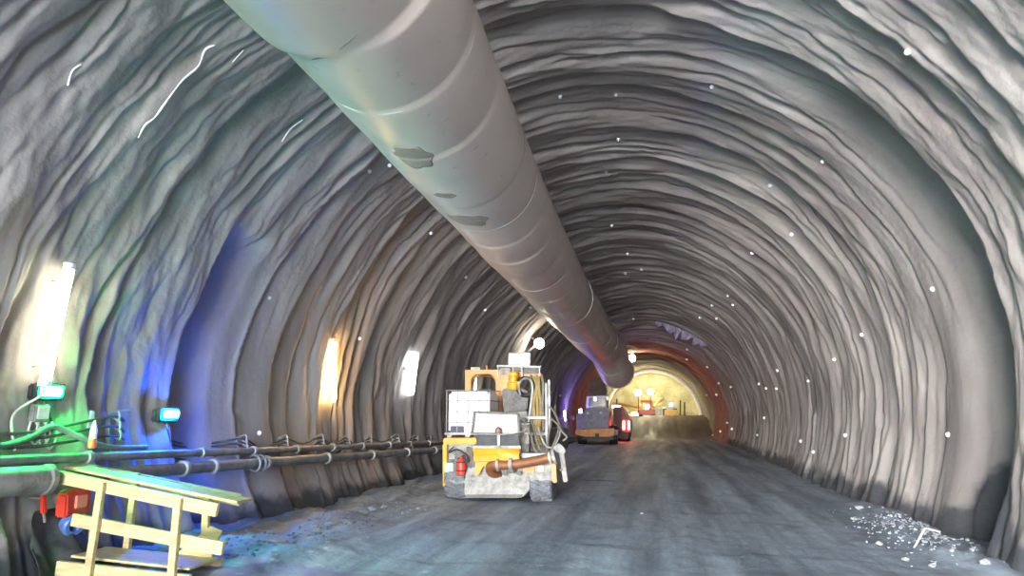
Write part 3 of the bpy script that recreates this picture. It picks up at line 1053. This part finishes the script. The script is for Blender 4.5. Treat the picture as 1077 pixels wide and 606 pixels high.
# hopper
HY0, HY1 = -.25, .75
mb = MB()
tp = [K(499, 471, HY0), K(546, 471, HY0), K(548, 470, HY1 - .1), K(497, 470, HY1 - .1)]
bt = [K(499.5, 484.5, HY0 + .02), K(544, 484.5, HY0 + .02), K(540, 487, HY1 - .35), K(504, 487, HY1 - .35)]
vs = [mb.bm.verts.new(p) for p in tp + bt]
for q in ((0, 1, 5, 4), (1, 2, 6, 5), (2, 3, 7, 6), (3, 0, 4, 7), (4, 5, 6, 7)):
    mb.bm.faces.new([vs[k] for k in q])
hop = mb.build('hopper', M_YEL, mach, 20)
sd = hop.modifiers.new('thickness', 'SOLIDIFY')
sd.thickness = .03
part('hopper_rim', rect(497, 468.8, 548, 472), HY0 - .03, .06, M_LGREY, .008)
part('hopper_flap', [(498.5, 458), (545, 458), (547, 469), (497, 469)], HY0 + .42, .04, M_BLACK, .006)
part('flap_post', rect(523, 457, 525.6, 469), HY0 + .36, .05, M_WHITE, .004)
lid = part('hopper_lid', [(500, 435), (543.5, 436.5), (544.5, 456), (498, 455)], .2, .03, M_PANEL, .006)
mb = MB()
fr = [K(499, 433.5, .17), K(545, 435.5, .17), K(546, 457, .17), K(496.5, 456, .17)]
for k in range(4):
    mb.bar(fr[k], fr[(k + 1) % 4], .05, .045, (0, 1, 0), .006)
mb.build('lid_frame', M_MGREY, lid)
mb = MB()
mb.tube([K(495, 455, .05), K(500, 456.5, -.02), K(530, 457, -.02), K(545, 455, .02), K(554, 452, .1)], .014, 8)
mb.build('lid_handle', M_GREY, lid)
MB().lathe(K(524, 456, .1), (0, 0, 1), [(.06, 0), (.075, .03), (.07, .09), (.04, .12), (.02, .14)], 16).build('lid_latch', mat('latch_brown', (130, 96, 84), rough=.5), lid)
part('hopper_leg', [(500, 484), (512, 484), (519, 498), (514, 500), (509, 490), (503, 500), (499, 500)], -.12, .1, M_YEL, .01)
part('hopper_leg', [(538, 480), (546, 478), (548, 487), (541, 494), (536, 494)], -.12, .1, M_YEL, .01)
part('pump_block', [(511, 485), (538, 484), (541, 500), (508, 501)], .08, .45, M_LGREY, .03)
for u in (503, 517, 531, 546):
    MB().cyl(K(u, 498, .0), K(u, 498, -.1), .05, seg=14).build('bolt_cap', M_MGREY, mach)
# delivery pipe
dp = MB().tube([K(526, 499, .12), K(517, 497, -.12), K(515.5, 491, -.25), K(521, 489.5, -.3), K(537, 489, -.3), K(560, 485.5, -.26), K(582, 480.5, -.2)], [.095] * 37, 16).build('delivery_pipe', M_RUST, mach)
for (u, v, u2, v2, r) in ((536, 489.2, 539.5, 488.8, .14), (522.5, 489.4, 525, 489.2, .125), (577.5, 481.7, 580, 481.2, .13), (581.5, 480.8, 584.5, 480, .15)):
    MB().cyl(K(u, v, -.28 if u < 560 else -.2), K(u2, v2, -.28 if u < 560 else -.2), r, seg=24).build('pipe_clamp', M_LGREY, dp)
mb = MB()
mb.box(K(538, 495.5, -.3), (.1, .08, .1), None, .01)
mb.build('clamp_lever', M_MGREY, dp)
# right hand boxes and mudguard
part('valve_box', rect(547, 477, 582, 489), .15, 1.2, mat('blue_grey_box', (176, 182, 196), (140, 140, 146), rough=.5), .02)
part('mudguard', [(556, 497), (580, 496), (585, 500), (585, 508), (581, 506), (556, 506)], .02, 1.1, M_LGREY, .02)
part('mudguard_edge', [(579, 480), (584, 480), (585.5, 508), (581, 508)], .0, .2, M_ORA, .015)
part('tail_lamp', rect(566, 490, 572, 496), -.03, .08, M_WHITE, .01)
part('tool_box', rect(550, 486, 562, 497), -.02, .2, M_ORA, .02)
# orange protective frame
def arch(name, u0, v0, u1, v1, t, d, depth, m):
    mb = MB()
    out = [(u0, v1), (u0, v0), (u1, v0), (u1, v1)]
    iu0, iu1, iv0 = u0 + t, u1 - t, v0 + t * .72
    rr_ = 8.0
    inn_ = [(iu1, v1)]
    for k in range(7):
        a = k / 6 * PI / 2
        inn_.append((iu1 - rr_ + rr_ * math.cos(a), iv0 + rr_ - rr_ * math.sin(a)))
    for k in range(7):
        a = PI / 2 + k / 6 * PI / 2
        inn_.append((iu0 + rr_ + rr_ * math.cos(a), iv0 + rr_ - rr_ * math.sin(a)))
    inn_.append((iu0, v1))
    mb.prism([K(u, v, d) for u, v in out + inn_], (0, 1, 0), depth, .01)
    return mb.build(name, m, mach)
arch('protective_frame', 489, 389, 528, 480, 6.2, 2.5, .16, M_ORA)
arch('protective_frame', 490.5, 392, 527, 480, 5.6, 3.9, .16, M_ORA)
part('frame_roof', [(489, 389), (528, 389), (527.5, 391), (489.5, 391)], 2.6, 1.35, M_ORA, .01)
part('roof_bracket', rect(495, 386.3, 505, 389.5), 2.6, .3, M_GREY, .01)
MB().cyl(K(512, 391, 2.6), K(512, 384.5, 2.6), .025, seg=10).build('aerial_mount', M_ORA, mach)
# engine deck under everything
part('engine_cover', [(500, 455), (546, 452), (577, 452), (577, 480), (500, 480)], 1.1, 3.3, M_MGREY, .05)
# tower with turntable and spraying arm
part('tower', rect(530, 411, 554, 456), 1.5, .7, M_LGREY, .03)
part('tower_cap', [(527, 410), (540, 405), (556, 412), (554, 432), (530, 434)], 1.35, .3, M_MGREY, .03)
part('tower_post', rect(527, 390, 535, 413), 1.75, .3, M_ORA, .02)
part('tower_beam', [(533, 391), (569, 392), (570, 399), (548, 398), (546, 412), (541, 412), (540, 398), (533, 398)], 1.6, .16, M_ORA, .012)
mb = MB()
mb.lathe(K(540, 410, 1.35), (0, 0, 1), [(.12, 0), (.15, .05), (.15, .16), (.1, .18), (.1, .3), (.13, .32), (.13, .4), (.08, .43)], 20)
mb.build('slew_motor', M_YEL, mach)
MB().cyl(K(536, 403, 1.3), K(546, 403, 1.3), .05, seg=14).build('motor_valve', M_YEL, mach)
mb = MB()
mb.ring(K(552.5, 407, 1.3), (.25, 1, .1), .2, .055, 28, 10)
mb.build('hose_reel', M_BLACK, mach)
hose('reel_guard', [(547, 416, 1.25), (546, 405, 1.2), (551, 398.5, 1.2), (558, 400, 1.2), (560, 410, 1.2), (558, 428, 1.2), (556, 444, 1.2)], .03, M_GREY)
# top rack and work light
mb = MB()
for d in (1.4, 2.2):
    mb.bar(K(523, 384.8, d), K(568.5, 386.2, d), .04, .04)
for u in (523, 537, 552, 568.5):
    mb.bar(K(u, 385.3, 1.4), K(u, 385.3, 2.2), .03, .03)
mb.build('top_rack', M_GREY, mach)
for u, dd in ((524, 1.4), (539.5, 1.45), (549, 1.45), (567.5, 1.4)):
    MB().bar(K(u, 385, dd), K(u, 396, dd), .03, .03, (0, 1, 0)).build('rack_post', M_GREY, mach)
part('rack_box', rect(551, 387, 566, 393), 1.5, .35, M_MGREY, .015)
part('rack_box', rect(526, 387, 537, 393.5), 1.55, .3, M_LGREY, .015)
wl = part('work_light', rect(534.5, 371, 557.5, 385), 1.6, .24, M_GREY, .015)
for (u0, u1) in ((536, 545), (547, 556)):
    part('light_glass', rect(u0, 372.5, u1, 378), 1.57, .03, mat('work_light_glass', (204, 204, 206), rough=.2), .005, wl)
    part('light_reflector', rect(u0, 379, u1, 382.5), 1.57, .03, M_PANEL, .005, wl)
# hose bundle on the right
for k, u in enumerate((559, 562, 565, 568, 571)):
    w_ = 1.2 * math.sin(k * 1.7)
    hose('hose', [(u - 1, 395 + k % 2, 1.4), (u + w_, 408, 1.28), (u - w_ * .6, 424, 1.25), (u + .5, 440, 1.25), (u + 1.5 * w_, 456, 1.1), (u + 1, 468, .8)], .036, M_HOSEY if k in (1, 2, 3) else M_HOSEG)
part('hose_clamp', rect(554, 438, 575, 441), 1.12, .06, M_GREY, .006)
part('hose_clamp', rect(556, 455, 576, 458), .95, .06, M_GREY, .006)
for u, v0, v1 in ((574.5, 403, 470), (577.5, 399.5, 452)):
    MB().bar(K(u, v0, 1.15), K(u + .5, v1, 1.0), .05, .05, (0, 1, 0), .006).build('upright_post', M_GREY, mach)
part('valve_cabinet', rect(546, 446, 556, 478), .8, .5, M_LGREY, .02)
part('ladder_rail', [(543, 440), (546, 440), (549, 478), (546, 478)], .55, .06, M_LGREY, .008)
mb = MB()
for v in (446, 456, 466):
    mb.bar(K(545, v, .55), K(557, v, .55), .03, .03)
mb.build('ladder_rung', M_LGREY, mach)
hose('hose', [(555, 446, .8), (559, 460, .6), (562, 472, .5), (569, 479, .45), (575, 474, .5), (577, 458, .7), (580, 440, .9)], .026, M_HOSEG)
hose('hose', [(561, 446, .8), (564, 462, .5), (569, 474, .4), (577, 477, .3), (583, 466, .4), (588, 448, .7), (583, 434, .9), (578, 428, 1.0)], .026, M_HOSEG)
hose('hose', [(566, 450, .7), (572, 466, .5), (580, 471, .4), (587, 462, .5), (590, 452, .7)], .022, M_LGREY)
hose('hose', [(579, 440, .9), (586, 446, .7), (592, 455, .6), (596, 460, .6), (592, 464, .6)], .022, M_HOSEG)
# stabiliser leg on the right
leg = MB()
leg.bar(K(590.5, 474, .25), K(595, 507, .25), .1, .1, (0, 1, 0), .015)
st = leg.build('stabiliser_leg', M_LGREY, mach)
part('stabiliser_knuckle', [(581, 471), (588, 466), (594, 472), (594.5, 477), (589, 477), (582, 475)], .15, .16, M_LGREY, .02)
MB().bar(K(592, 494, .2), K(589, 494, .2), .05, .05).build('leg_pin', M_MGREY, st)

# ------------------------------------------------------------------ water tank standing on the machine
to = K(492, 457.5, .75) + org
tk = thing('water_container', 'white caged bulk water container standing on the left of the spraying machine', 'water tank', to)
def KT(u, v, d):
    return at(u, v, YM + d) - to
a, b_ = KT(470, 412, .78), KT(515, 456, .78)
mb = MB()
mb.box(((a.x + b_.x) / 2, .52, (a.z + b_.z) / 2), (b_.x - a.x - .06, .92, a.z - b_.z), None, .06, 3)
mb.build('tank_body', M_TANK, tk)
MB().cyl(((a.x + b_.x) / 2, .52, a.z - .01), ((a.x + b_.x) / 2, .52, a.z + .05), .1, seg=20).build('cap', M_BLACK, tk)
for k in range(5):
    x = a.x + (b_.x - a.x) * k / 4
    mb = MB()
    mb.tube([(x, .03, b_.z), (x, .03, a.z + .03), (x, 1.01, a.z + .03), (x, 1.01, b_.z)], .011, 8, False)
    mb.build('cage_bar', M_CAGE, tk)
for k in range(5):
    z = b_.z + (a.z + .03 - b_.z) * k / 4
    mb = MB()
    mb.tube([(a.x - .01, .03, z), (b_.x + .01, .03, z), (b_.x + .01, 1.01, z), (a.x - .01, 1.01, z), (a.x - .01, .03, z)], .011, 8, False)
    mb.build('cage_hoop', M_CAGE, tk)
p = KT(480, 451, .74)
MB().box((p.x, .06, b_.z + .09), (.32, .06, .15), None, .01).build('label_plate', mat('dark_blue_plate', (44, 50, 78), rough=.5), tk)
mb = MB()
mb.box(((a.x + b_.x) / 2, .52, b_.z - .01), (b_.x - a.x + .06, 1.05, .05), None, .01)
for x in (a.x + .08, (a.x + b_.x) / 2, b_.x - .08):
    mb.box((x, .52, b_.z - .06), (.12, 1.0, .07), None, .01)
mb.build('pallet', M_GREY, tk)

# ------------------------------------------------------------------ purple-lit truck and red-lit dumper, far down the tunnel
YT = 43.6
M_TBODY = mat('truck_slate', (108, 106, 126), (80, 78, 92), rough=.5)
M_TCAB = mat('truck_cab_grey', (150, 146, 160), (110, 106, 118), rough=.4)
M_GLASS = mat('dark_glass', (40, 40, 52), rough=.12)
M_BROWN = mat('mud_brown', (92, 74, 62), (66, 54, 46), rough=.8, scale=3)
M_ORB = mat('bumper_orange', (214, 142, 62), (170, 110, 60), rough=.5, scale=3)
def vehicle(name, lab, cat, u, v, y):
    o = at(u, v, y)
    o.z = float(floor_z(o.x, o.y))
    return thing(name, lab, cat, o), o
tr, to_ = vehicle('service_truck', 'slate tunnel truck with a purple-lit side, an orange bumper bar and raised brown hopper', 'truck', 629, 468, YT)
def vpart(root, o0, y0):
    def f(name, poly, d, depth, m, bev=.03, parent=None):
        mb = MB()
        mb.prism([at(u, v, y0 + d) - o0 for u, v in poly], (0, 1, 0), depth, bev)
        return mb.build(name, m, parent or root)
    return f
tp_ = vpart(tr, to_, YT)
def vwheel(root, o0, y0, u0, u1, d, r):
    a = at(u0, 460, y0 + d) - o0
    b = at(u1, 460, y0 + d) - o0
    w_ = b.x - a.x
    c = Vector((a.x, d + r, r - .02))
    t = MB().lathe(c, (1, 0, 0), [(r * .5, .03), (r * .9, 0), (r, .06), (r, w_ - .06), (r * .9, w_), (r * .5, w_ - .03)], 28).build('wheel', M_BLACK, root)
    MB().lathe(c + Vector((w_ * .5 - w_ * .55, 0, 0)), (1, 0, 0), [(r * .45, 0), (r * .45, w_ * 1.1)], 20).build('hub', M_MGREY, t)
for d in (.3, 4.2):
    vwheel(tr, to_, YT, 607, 616, d, .62)
    vwheel(tr, to_, YT, 641, 649, d, .62)
tp_('chassis', [(612, 456), (645, 456), (645, 463), (612, 463)], .2, 5.2, M_BLACK)
tp_('bumper_bar', [(605, 452.5), (646, 450.5), (646, 458), (640, 459.5), (616, 459.5), (605, 457)], -.05, .3, M_ORB)
tp_('tow_hook', [(626, 456), (630, 456), (630, 461), (626, 461)], -.2, .2, M_BLACK, .02)
tp_('rear_panel', [(614, 433), (618, 428.5), (637, 428.5), (641, 432), (640, 452), (614, 452)], .1, 2.4, M_TBODY, .06)
for u, v in ((618.5, 434.5), (632, 434)):
    MB().lathe(at(u, v, YT + .1) - to_, (0, -1, 0), [(.09, 0), (.09, .03), (.05, .06)], 14).build('reversing_lamp', M_PANEL, tr)
tp_('side_box', [(606, 436), (614, 434), (614, 452), (606, 453)], .3, 2.2, mat('side_purple_light', (120, 104, 158), (92, 80, 124), rough=.5), .05)  # purple beacon light is put into the colour of this box
tp_('mudguard', [(606, 452), (617, 452), (617, 461), (614, 457), (606, 458)], .2, 1.6, M_TBODY, .03)
tp_('mudguard', [(639, 452), (650, 452), (650, 458), (642, 457), (639, 461)], .2, 1.6, M_TBODY, .03)
cab = tp_('cab', [(616, 431), (617, 416.5), (637.5, 415.5), (639, 431)], 2.0, 1.8, M_TCAB, .06)
tp_('rear_window', [(619, 427.5), (619.5, 418.5), (635.5, 418), (636.5, 427.5)], 1.96, .06, M_GLASS, .01, cab)
tp_('cab_lamp', [(624.5, 418), (626.5, 418), (626.5, 421.5), (624.5, 421.5)], 1.9, .08, glow('cab_lamp_glow', (1, .95, .9), 6), .01, cab)
tp_('roof_rack', [(617, 415.5), (637.5, 414.5), (637.5, 416), (617, 417)], 1.9, 2.0, M_BLACK, .02, cab)
# raised hopper of the truck
mb = MB()
pl = [(618.5, 418), (619, 404), (621, 398.5), (626, 396), (632, 396.5), (635.5, 400), (637, 408), (638, 413), (636, 418)]
mb.prism([at(u, v, YT + 3.9) - to_ for u, v in pl], (0, 1, 0), 1.4, .1)
mb.build('raised_hopper', M_BROWN, tr)
tp_('hopper_post', [(621, 417), (624, 417), (624, 452), (621, 452)], 4.4, .3, M_BROWN, .03)
tp_('hopper_post', [(631, 417), (634, 417), (634, 452), (631, 452)], 4.4, .3, M_BROWN, .03)
tp_('exhaust_stack', [(638, 421), (640, 421), (640.5, 440), (638.5, 440)], 1.6, .2, M_BROWN, .03)
bl = MB().lathe(at(610.5, 434.5, YT + .8) - to_, (0, 0, 1), [(.09, 0), (.1, .05), (.1, .2), (.06, .26)], 16).build('beacon', glow('truck_beacon_blue', (.25, .12, 1.0), 70), tr)
tp_('side_mirror', [(602, 437), (604, 437), (604, 442), (602, 442)], 2.4, .08, M_BLACK, .02)

YD = 50.2
dm, do = vehicle('dumper', 'red-lit dumper with two glowing red tail lamps right of the purple-lit truck', 'dumper', 656, 466.5, YD)
dp_ = vpart(dm, do, YD)
M_DRED = mat('dumper_red', (140, 50, 46), (110, 44, 42), rough=.5)
M_DDARK = mat('dumper_dark', (92, 58, 56), (70, 48, 46), rough=.6)
for d in (.4, 3.2):
    vwheel(dm, do, YD, 647, 652, d, .6)
    vwheel(dm, do, YD, 658, 662.5, d, .6)
dp_('chassis', [(649, 454), (661, 454), (661, 462), (649, 462)], .3, 4.6, M_DDARK)
dp_('tailgate', [(646, 431), (654, 429.5), (654.5, 456), (646, 456)], .0, .3, M_DDARK, .04)
dp_('skip_body', [(645, 428), (655, 427.5), (661, 441), (663, 441), (663, 455), (645, 455)], .3, 3.0, M_DRED, .05)
dp_('rear_lamp_panel', [(653, 440.5), (663.5, 440.5), (663.5, 455), (653, 455)], .05, .25, M_DRED, .03)
for u in (656, 661.3):
    dp_('tail_lamp', [(u - 1.0, 443), (u + 1.0, 443), (u + 1.0, 452), (u - 1.0, 452)], -.02, .09, glow('tail_lamp_red', (1.0, .06, .05), 26), .015)
dp_('roll_bar', [(648, 419.5), (649.3, 419.5), (649.3, 429), (654.5, 429), (654.5, 430), (648, 430)], .6, .15, M_DDARK, .02)
dp_('light_bar', [(644, 427), (652, 426.5), (652, 429), (644, 429.5)], .4, .15, glow('dumper_light_bar', (1.0, .9, .85), 9), .02)

# ------------------------------------------------------------------ drilling rig, loader and cabinet on the bench at the face
YB = 78.5
M_PINK = mat('rig_red', (196, 98, 92), (160, 90, 84), rough=.5)
rg_, ro = vehicle('drilling_rig', 'red drilling rig with two booms and bright lamps on the bench at the tunnel face', 'drilling rig', 679, 438, YB)
rp = vpart(rg_, ro, YB)
rp('hull', [(671, 431), (689, 431), (690, 436), (670, 436)], 0, 3.2, M_PINK)
rp('canopy', [(674, 421), (686, 421), (686.5, 423), (673.5, 423)], .4, 1.8, M_PINK)
for u in (675, 685):
    rp('canopy_post', [(u - .5, 423), (u + .5, 423), (u + .5, 431.5), (u - .5, 431.5)], .5, .15, M_PINK, .02)
rp('operator_seat', [(678, 425), (683, 425), (683, 431), (678, 431)], .8, .5, M_GLASS)
for u in (671, 685.5):
    rp('track', [(u, 434.5), (u + 4, 434.5), (u + 4, 438.6), (u, 438.6)], .1, 3.4, M_BLACK, .1)
def P_(u, v, d):
    return at(u, v, YB + d) - ro
for (p, q, r_) in (((673, 429, 1.0), (658, 426, 3.0), (645, 424.5, 4.6)), ((687, 428, 1.0), (692, 423, 3.0), (697, 420, 4.6))):
    MB().tube([P_(*p), P_(*q), P_(*r_)], .16, 10).build('boom', mat('boom_orange', (206, 140, 84), rough=.5), rg_)
def flood(parent, o0, pt, col, st, r):
    t = MB().lathe(pt, (0, -1, -.2), [(r * .5, -.25), (r, -.05), (r, 0)], 18).build('lamp_housing', M_BLACK, parent)
    MB().lathe(pt + Vector((0, -.02, -.01)), (0, -1, -.2), [(r * .96, 0), (r * .92, .05), (r * .5, .11), (r * .1, .13)], 18).build('lamp_glass', glow('flood_glass', col, st), t)
flood(rg_, ro, P_(667.5, 437, -.6), (1.0, .90, .62), 70, .42)
MB().bar(P_(667.5, 437, -.4), P_(672, 436, .3), .12, .12).build('lamp_arm', M_BLACK, rg_)

ld, lo_ = vehicle('wheel_loader', 'pale loader with white cab and yellow base right of the drilling rig', 'loader', 705.5, 438, YB)
lp = vpart(ld, lo_, YB)
lp('engine_cover', [(699, 431), (712, 431), (712.5, 437), (698.5, 437)], 0, 2.6, mat('loader_yellow', (224, 186, 92), (196, 160, 90), rough=.5), .06)
lc = lp('cab', [(700, 431), (702.5, 421.5), (709, 421.5), (711.5, 431)], .5, 1.8, M_PANEL, .05)
lp('rear_window', [(702.5, 428), (703.8, 423), (708, 423), (709.3, 428)], .46, .06, mat('loader_glass', (120, 124, 120), rough=.2), .01, lc)
for u in (698.5, 709.5):
    vwheel(ld, lo_, YB, u, u + 4, .2, .42)
cb = vehicle('cabinet', 'pale boxy cabinet on the bench between drilling rig and loader', 'cabinet', 692.5, 438, YB)
cp = vpart(cb[0], cb[1], YB)
cp('case', [(688.5, 429.5), (697, 429.5), (697, 438.3), (688.5, 438.3)], .2, 1.0, mat('cabinet_cream', (214, 198, 176), (190, 170, 150), rough=.5), .03)
cp('door', [(689.3, 430.5), (692.5, 430.5), (692.5, 437.5), (689.3, 437.5)], .15, .08, M_PANEL, .01)
cp('door', [(693, 430.5), (696.3, 430.5), (696.3, 437.5), (693, 437.5)], .15, .08, M_PANEL, .01)
for u, v, lab in ((715.5, 421, 'thin dark steel post standing right of the pale loader, nearer to it'), (720, 423, 'shorter dark steel post at the right end of the bench')):
    o0 = at(u, 438, YB)
    o0.z = float(floor_z(o0.x, o0.y))
    top = at(u, v, YB) - o0
    mb = MB().bar((0, 0, -.05), top, .16, .16, (0, 1, 0), .02)
    mb.bar((-.2, 0, .04), (.2, 0, .04), .3, .06)
    o = mb.build('steel_post', M_BROWN)
    o.location = o0
    tag(o, lab, 'post')

# bright steel arch rib where the bench begins
YA = 75.0
pts = []
cxa, cza, ra = (float(q) for q in section(np.array(YA)))
mb = MB()
for off in (0, .45):
    ring = []
    for k in range(61):
        th = -112 + 224 * k / 60
        rr_ = ra - .16
        ring.append((cxa + rr_ * math.sin(R(th)), YA + off, cza + rr_ * math.cos(R(th))))
    mb.tube(ring, .22, 8, False)
o = mb.build('trim_1', mat('arch_white', (240, 240, 236), (214, 214, 206), rough=.5))
tag(o, 'bright white arch rib round the tunnel before the working face', 'arch rib', kind='structure')

# ------------------------------------------------------------------ floodlights under the crown
def crown_lamp(th, y, col, st, r, lab, drop=.35, tail=None):
    inn, upw = wall_frame(th)
    p = wall_point(th, y, drop)
    t = thing('floodlight', lab, 'floodlight', p)
    aim = Vector((.35, -.75, -.55))
    MB().lathe((0, 0, 0), aim, [(r * .4, -.3), (r * .9, -.12), (r, 0), (r, .03)], 24).build('housing', M_BLACK, t)
    MB().ball(aim.normalized() * r * .55, r * .8, 20).build('glass', glow('floodlight_glass', col, st), t)
    MB().bar((0, 0, 0), -inn * (drop + .12), .05, .05).build('bracket', M_GREY, t)
    if tail is not None:
        MB().tube([Vector((0, 0, 0)), tail * .5, tail], .05, 8).build('arm', M_PANEL, t)
    return t
crown_lamp(-54.2, 28.9, (1.0, .90, .68), 50, .26, 'bright warm floodlight on the left haunch above the spraying machine', .45, at(556, 369, 27.6) - wall_point(-54.2, 28.9, .45))
crown_lamp(-14.5, 54.5, (1.0, .86, .55), 60, .34, 'bright warm floodlight hanging from the crown just right of the duct end', .5)
def face_lamp(u, v, y, lab, st):
    o0 = at(u, v, y)
    t = thing('balloon_lamp', lab, 'floodlight', o0)
    MB().ball((0, 0, 0), .36, 20, (1, 1, .85)).build('balloon', glow('face_flood_glass', (1.0, .93, .60), st), t)
    MB().lathe((0, 0, .27), (0, 0, 1), [(.16, 0), (.14, .06), (.05, .1)], 16).build('cap', M_BLACK, t)
    z0 = float(floor_z(o0.x, y)) - o0.z
    MB().bar((0, 0, 0), (0, 0, z0), .08, .08, (0, 1, 0)).build('mast', M_BLACK, t)
    MB().box((0, 0, z0 + .05), (.9, .9, .08), None, .02).build('base_plate', M_BLACK, t)
face_lamp(671, 413, 72.6, 'left one of two glowing balloon lamps before the yellow working face', 42)
face_lamp(684, 412, 80.0, 'right one of two glowing balloon lamps before the yellow working face', 90)

# torn sheet hanging from the crown before the reddish rounds
gth = np.linspace(8, 44, 90)
jag = np.interp(gth, [8, 12, 14, 17, 20, 22, 25, 26, 28, 31, 34, 36, 39, 41, 44], [.12, .5, .35, .6, .75, .55, .95, .3, .8, .7, .35, .75, .4, .5, .1])
rows = np.linspace(0, 1, 10)
Pm = np.zeros((10, 90, 3))
for a_, th in enumerate(gth):
    inn, _ = wall_frame(th)
    p0 = wall_point(th, 38.6, -.05)
    for b_, v_ in enumerate(rows):
        Pm[b_, a_] = p0 + inn * (v_ * jag[a_]) + Vector((0, -.15 * v_ + .12 * math.sin(a_ * .35) * v_, 0))
o = grid_mesh('torn_membrane', Pm, mat('membrane', (132, 124, 142), (100, 92, 124), rough=.5, scale=1.5))  # the blue beacon's purplish light is mixed into the grey sheet colour
sd = o.modifiers.new('thickness', 'SOLIDIFY')
sd.thickness = .03
tag(o, 'ragged torn grey purple-lit sheet hanging from the crown right of the duct end', 'membrane')

# ------------------------------------------------------------------ loose stones, crumbs and a bent bar
M_STONE = mat('pale_stone', (160, 164, 170), (116, 120, 126), rough=.8, scale=9, bmp=.5, bscale=12)
def stone_mesh(seed):
    rg = random.Random(seed)
    bm = bmesh.new()
    bmesh.ops.create_icosphere(bm, subdivisions=3, radius=1)
    for v in bm.verts:
        a = math.atan2(v.co.y, v.co.x)
        n = float(N(v.co.x * 1.1 + seed * 3.1, v.co.y * 1.1 + v.co.z * .9, seed)) * .5 + float(N(v.co.x * 2.3 + seed, v.co.z * 2.3 + v.co.y, seed + 5)) * .2
        v.co *= 1 + n
        v.co.z *= .62
    me = bpy.data.meshes.new('stone')
    bm.to_mesh(me)
    bm.free()
    me.materials.append(M_STONE)
    me.polygons.foreach_set('use_smooth', [True] * len(me.polygons))
    me.set_sharp_from_angle(angle=R(28))
    return me
SM = [stone_mesh(k) for k in range(4)]
STONES = [
    (904, 536, .10, 'whitish stone farthest back on the rubble heap along the right wall'),
    (898, 547, .07, 'small whitish stone below the farthest stone of the right rubble heap'),
    (939, 551, .055, 'small stone near the wall on the right rubble heap, left of the bent bar'),
    (925, 574, .06, 'pale stone at the left rim of the crumbly patch on the right rubble heap'),
    (973, 574, .05, 'small pale stone just below the bent bar'),
    (952, 590, .06, 'lone stone in front of the crumbly patch, lower right of the road'),
    (981, 596, .055, 'lone stone in the bottom right corner of the road, before the bent bar'),
    (1037, 597, .08, 'stone at the foot of the nearest right wall ridge'),
    (246, 586, .075, 'flat white stone on the left berm just right of the wooden trestle'),
    (392, 538, .11, 'largest white stone at the foot of the left wall, left of the spraying machine'),
    (382, 541, .085, 'white stone touching the left side of the largest white stone at the left wall foot'),
    (404, 534, .075, 'white stone right of the largest white stone at the left wall foot'),
    (346, 551, .08, 'pale stone on the crest of the left berm, half way to the machine'),
    (330, 556, .07, 'pale stone on the left berm crest, nearest the trestle of those by the wall'),
    (424, 541, .05, 'small stone on the left road edge before the spraying machine wheel'),
    (440, 536, .045, 'smallest pale stone left of the spraying machine wheel'),
    (675, 541, .04, 'tiny pale pebble alone in the middle of the road'),
]
for k, (u, v, s_, lab) in enumerate(STONES):
    d = at(u, v, 1.0) - Vector((0, 0, EYE))
    t_ = EYE / -d.z
    for _ in range(12):
        q = Vector((0, 0, EYE)) + d * t_
        t_ = (EYE - float(floor_z(q.x, q.y))) / -d.z
    q = Vector((0, 0, EYE)) + d * t_
    o = bpy.data.objects.new('stone', SM[k % 4])
    COL.objects.link(o)
    o.location = (q.x, q.y, float(floor_z(q.x, q.y)) + s_ * .35)
    s_ *= .7
    o.scale = (s_ * rng.uniform(.9, 1.4), s_, s_ * rng.uniform(.8, 1.1))
    o.rotation_euler = (rng.uniform(-.2, .2), rng.uniform(-.2, .2), rng.uniform(0, 6))
    tag(o, lab, 'stone', 'loose stones beside the road')

def crumbs(name, n, spot, smin, smax, lab, m):
    mb = MB()
    rg = random.Random(len(lab))
    for _ in range(n):
        x, y = spot(rg)
        s_ = rg.uniform(smin, smax)
        k = bmesh.ops.create_icosphere(mb.bm, subdivisions=1, radius=s_)
        z = float(floor_z(x, y))
        M = Matrix.Translation((x, y, z + s_ * .25)) @ Matrix.Rotation(rg.uniform(0, 6), 4, 'Z') @ Matrix.Diagonal((rg.uniform(.7, 1.5), rg.uniform(.7, 1.2), rg.uniform(.5, .9), 1))
        bmesh.ops.transform(mb.bm, matrix=M, verts=k['verts'])
        for v_ in k['verts']:
            v_.co += Vector((rg.uniform(-1, 1), rg.uniform(-1, 1), rg.uniform(-1, 1))) * s_ * .22
    o = mb.build(name, m, None, 25)
    tag(o, lab, 'rubble', kind='stuff')
crumbs('gravel_crumbs', 380, lambda g: (min(3.95, 3.55 + g.gauss(0, .30)), 11.3 + g.gauss(0, 1.0)), .008, .03, 'pale crumbs of sprayed concrete strewn on the right rubble heap', mat('crumb_pale', (142, 148, 156), (116, 122, 130), rough=.8))
crumbs('muck_clods', 260, lambda g: (-5.15 + g.gauss(0, .42) + 0, 10.0 + g.uniform(-2.8, 2.6)), .008, .035, 'dark muddy clods scattered along the left wall foot berm', mat('clod_grey', (112, 116, 122), (84, 88, 94), rough=.85))

pts = []
b0 = at(961, 573, 10.9)
for (u, v, y, z) in ((960, 577, 10.05, -.02), (974, 565.5, 10.2, .17), (977, 565, 10.25, .175), (990, 570, 10.3, .11)):
    p = at(u, v, y)
    p.z = float(floor_z(p.x, p.y)) + z
    pts.append(p)
o = MB().tube([p - pts[0] for p in pts], .014, 10, False).build('bent_bar', mat('bar_pale', (186, 186, 184), (140, 136, 132), rough=.5))
o.location = pts[0]
tag(o, 'bent steel bar sticking out of the ground by the right wall foot', 'steel bar')
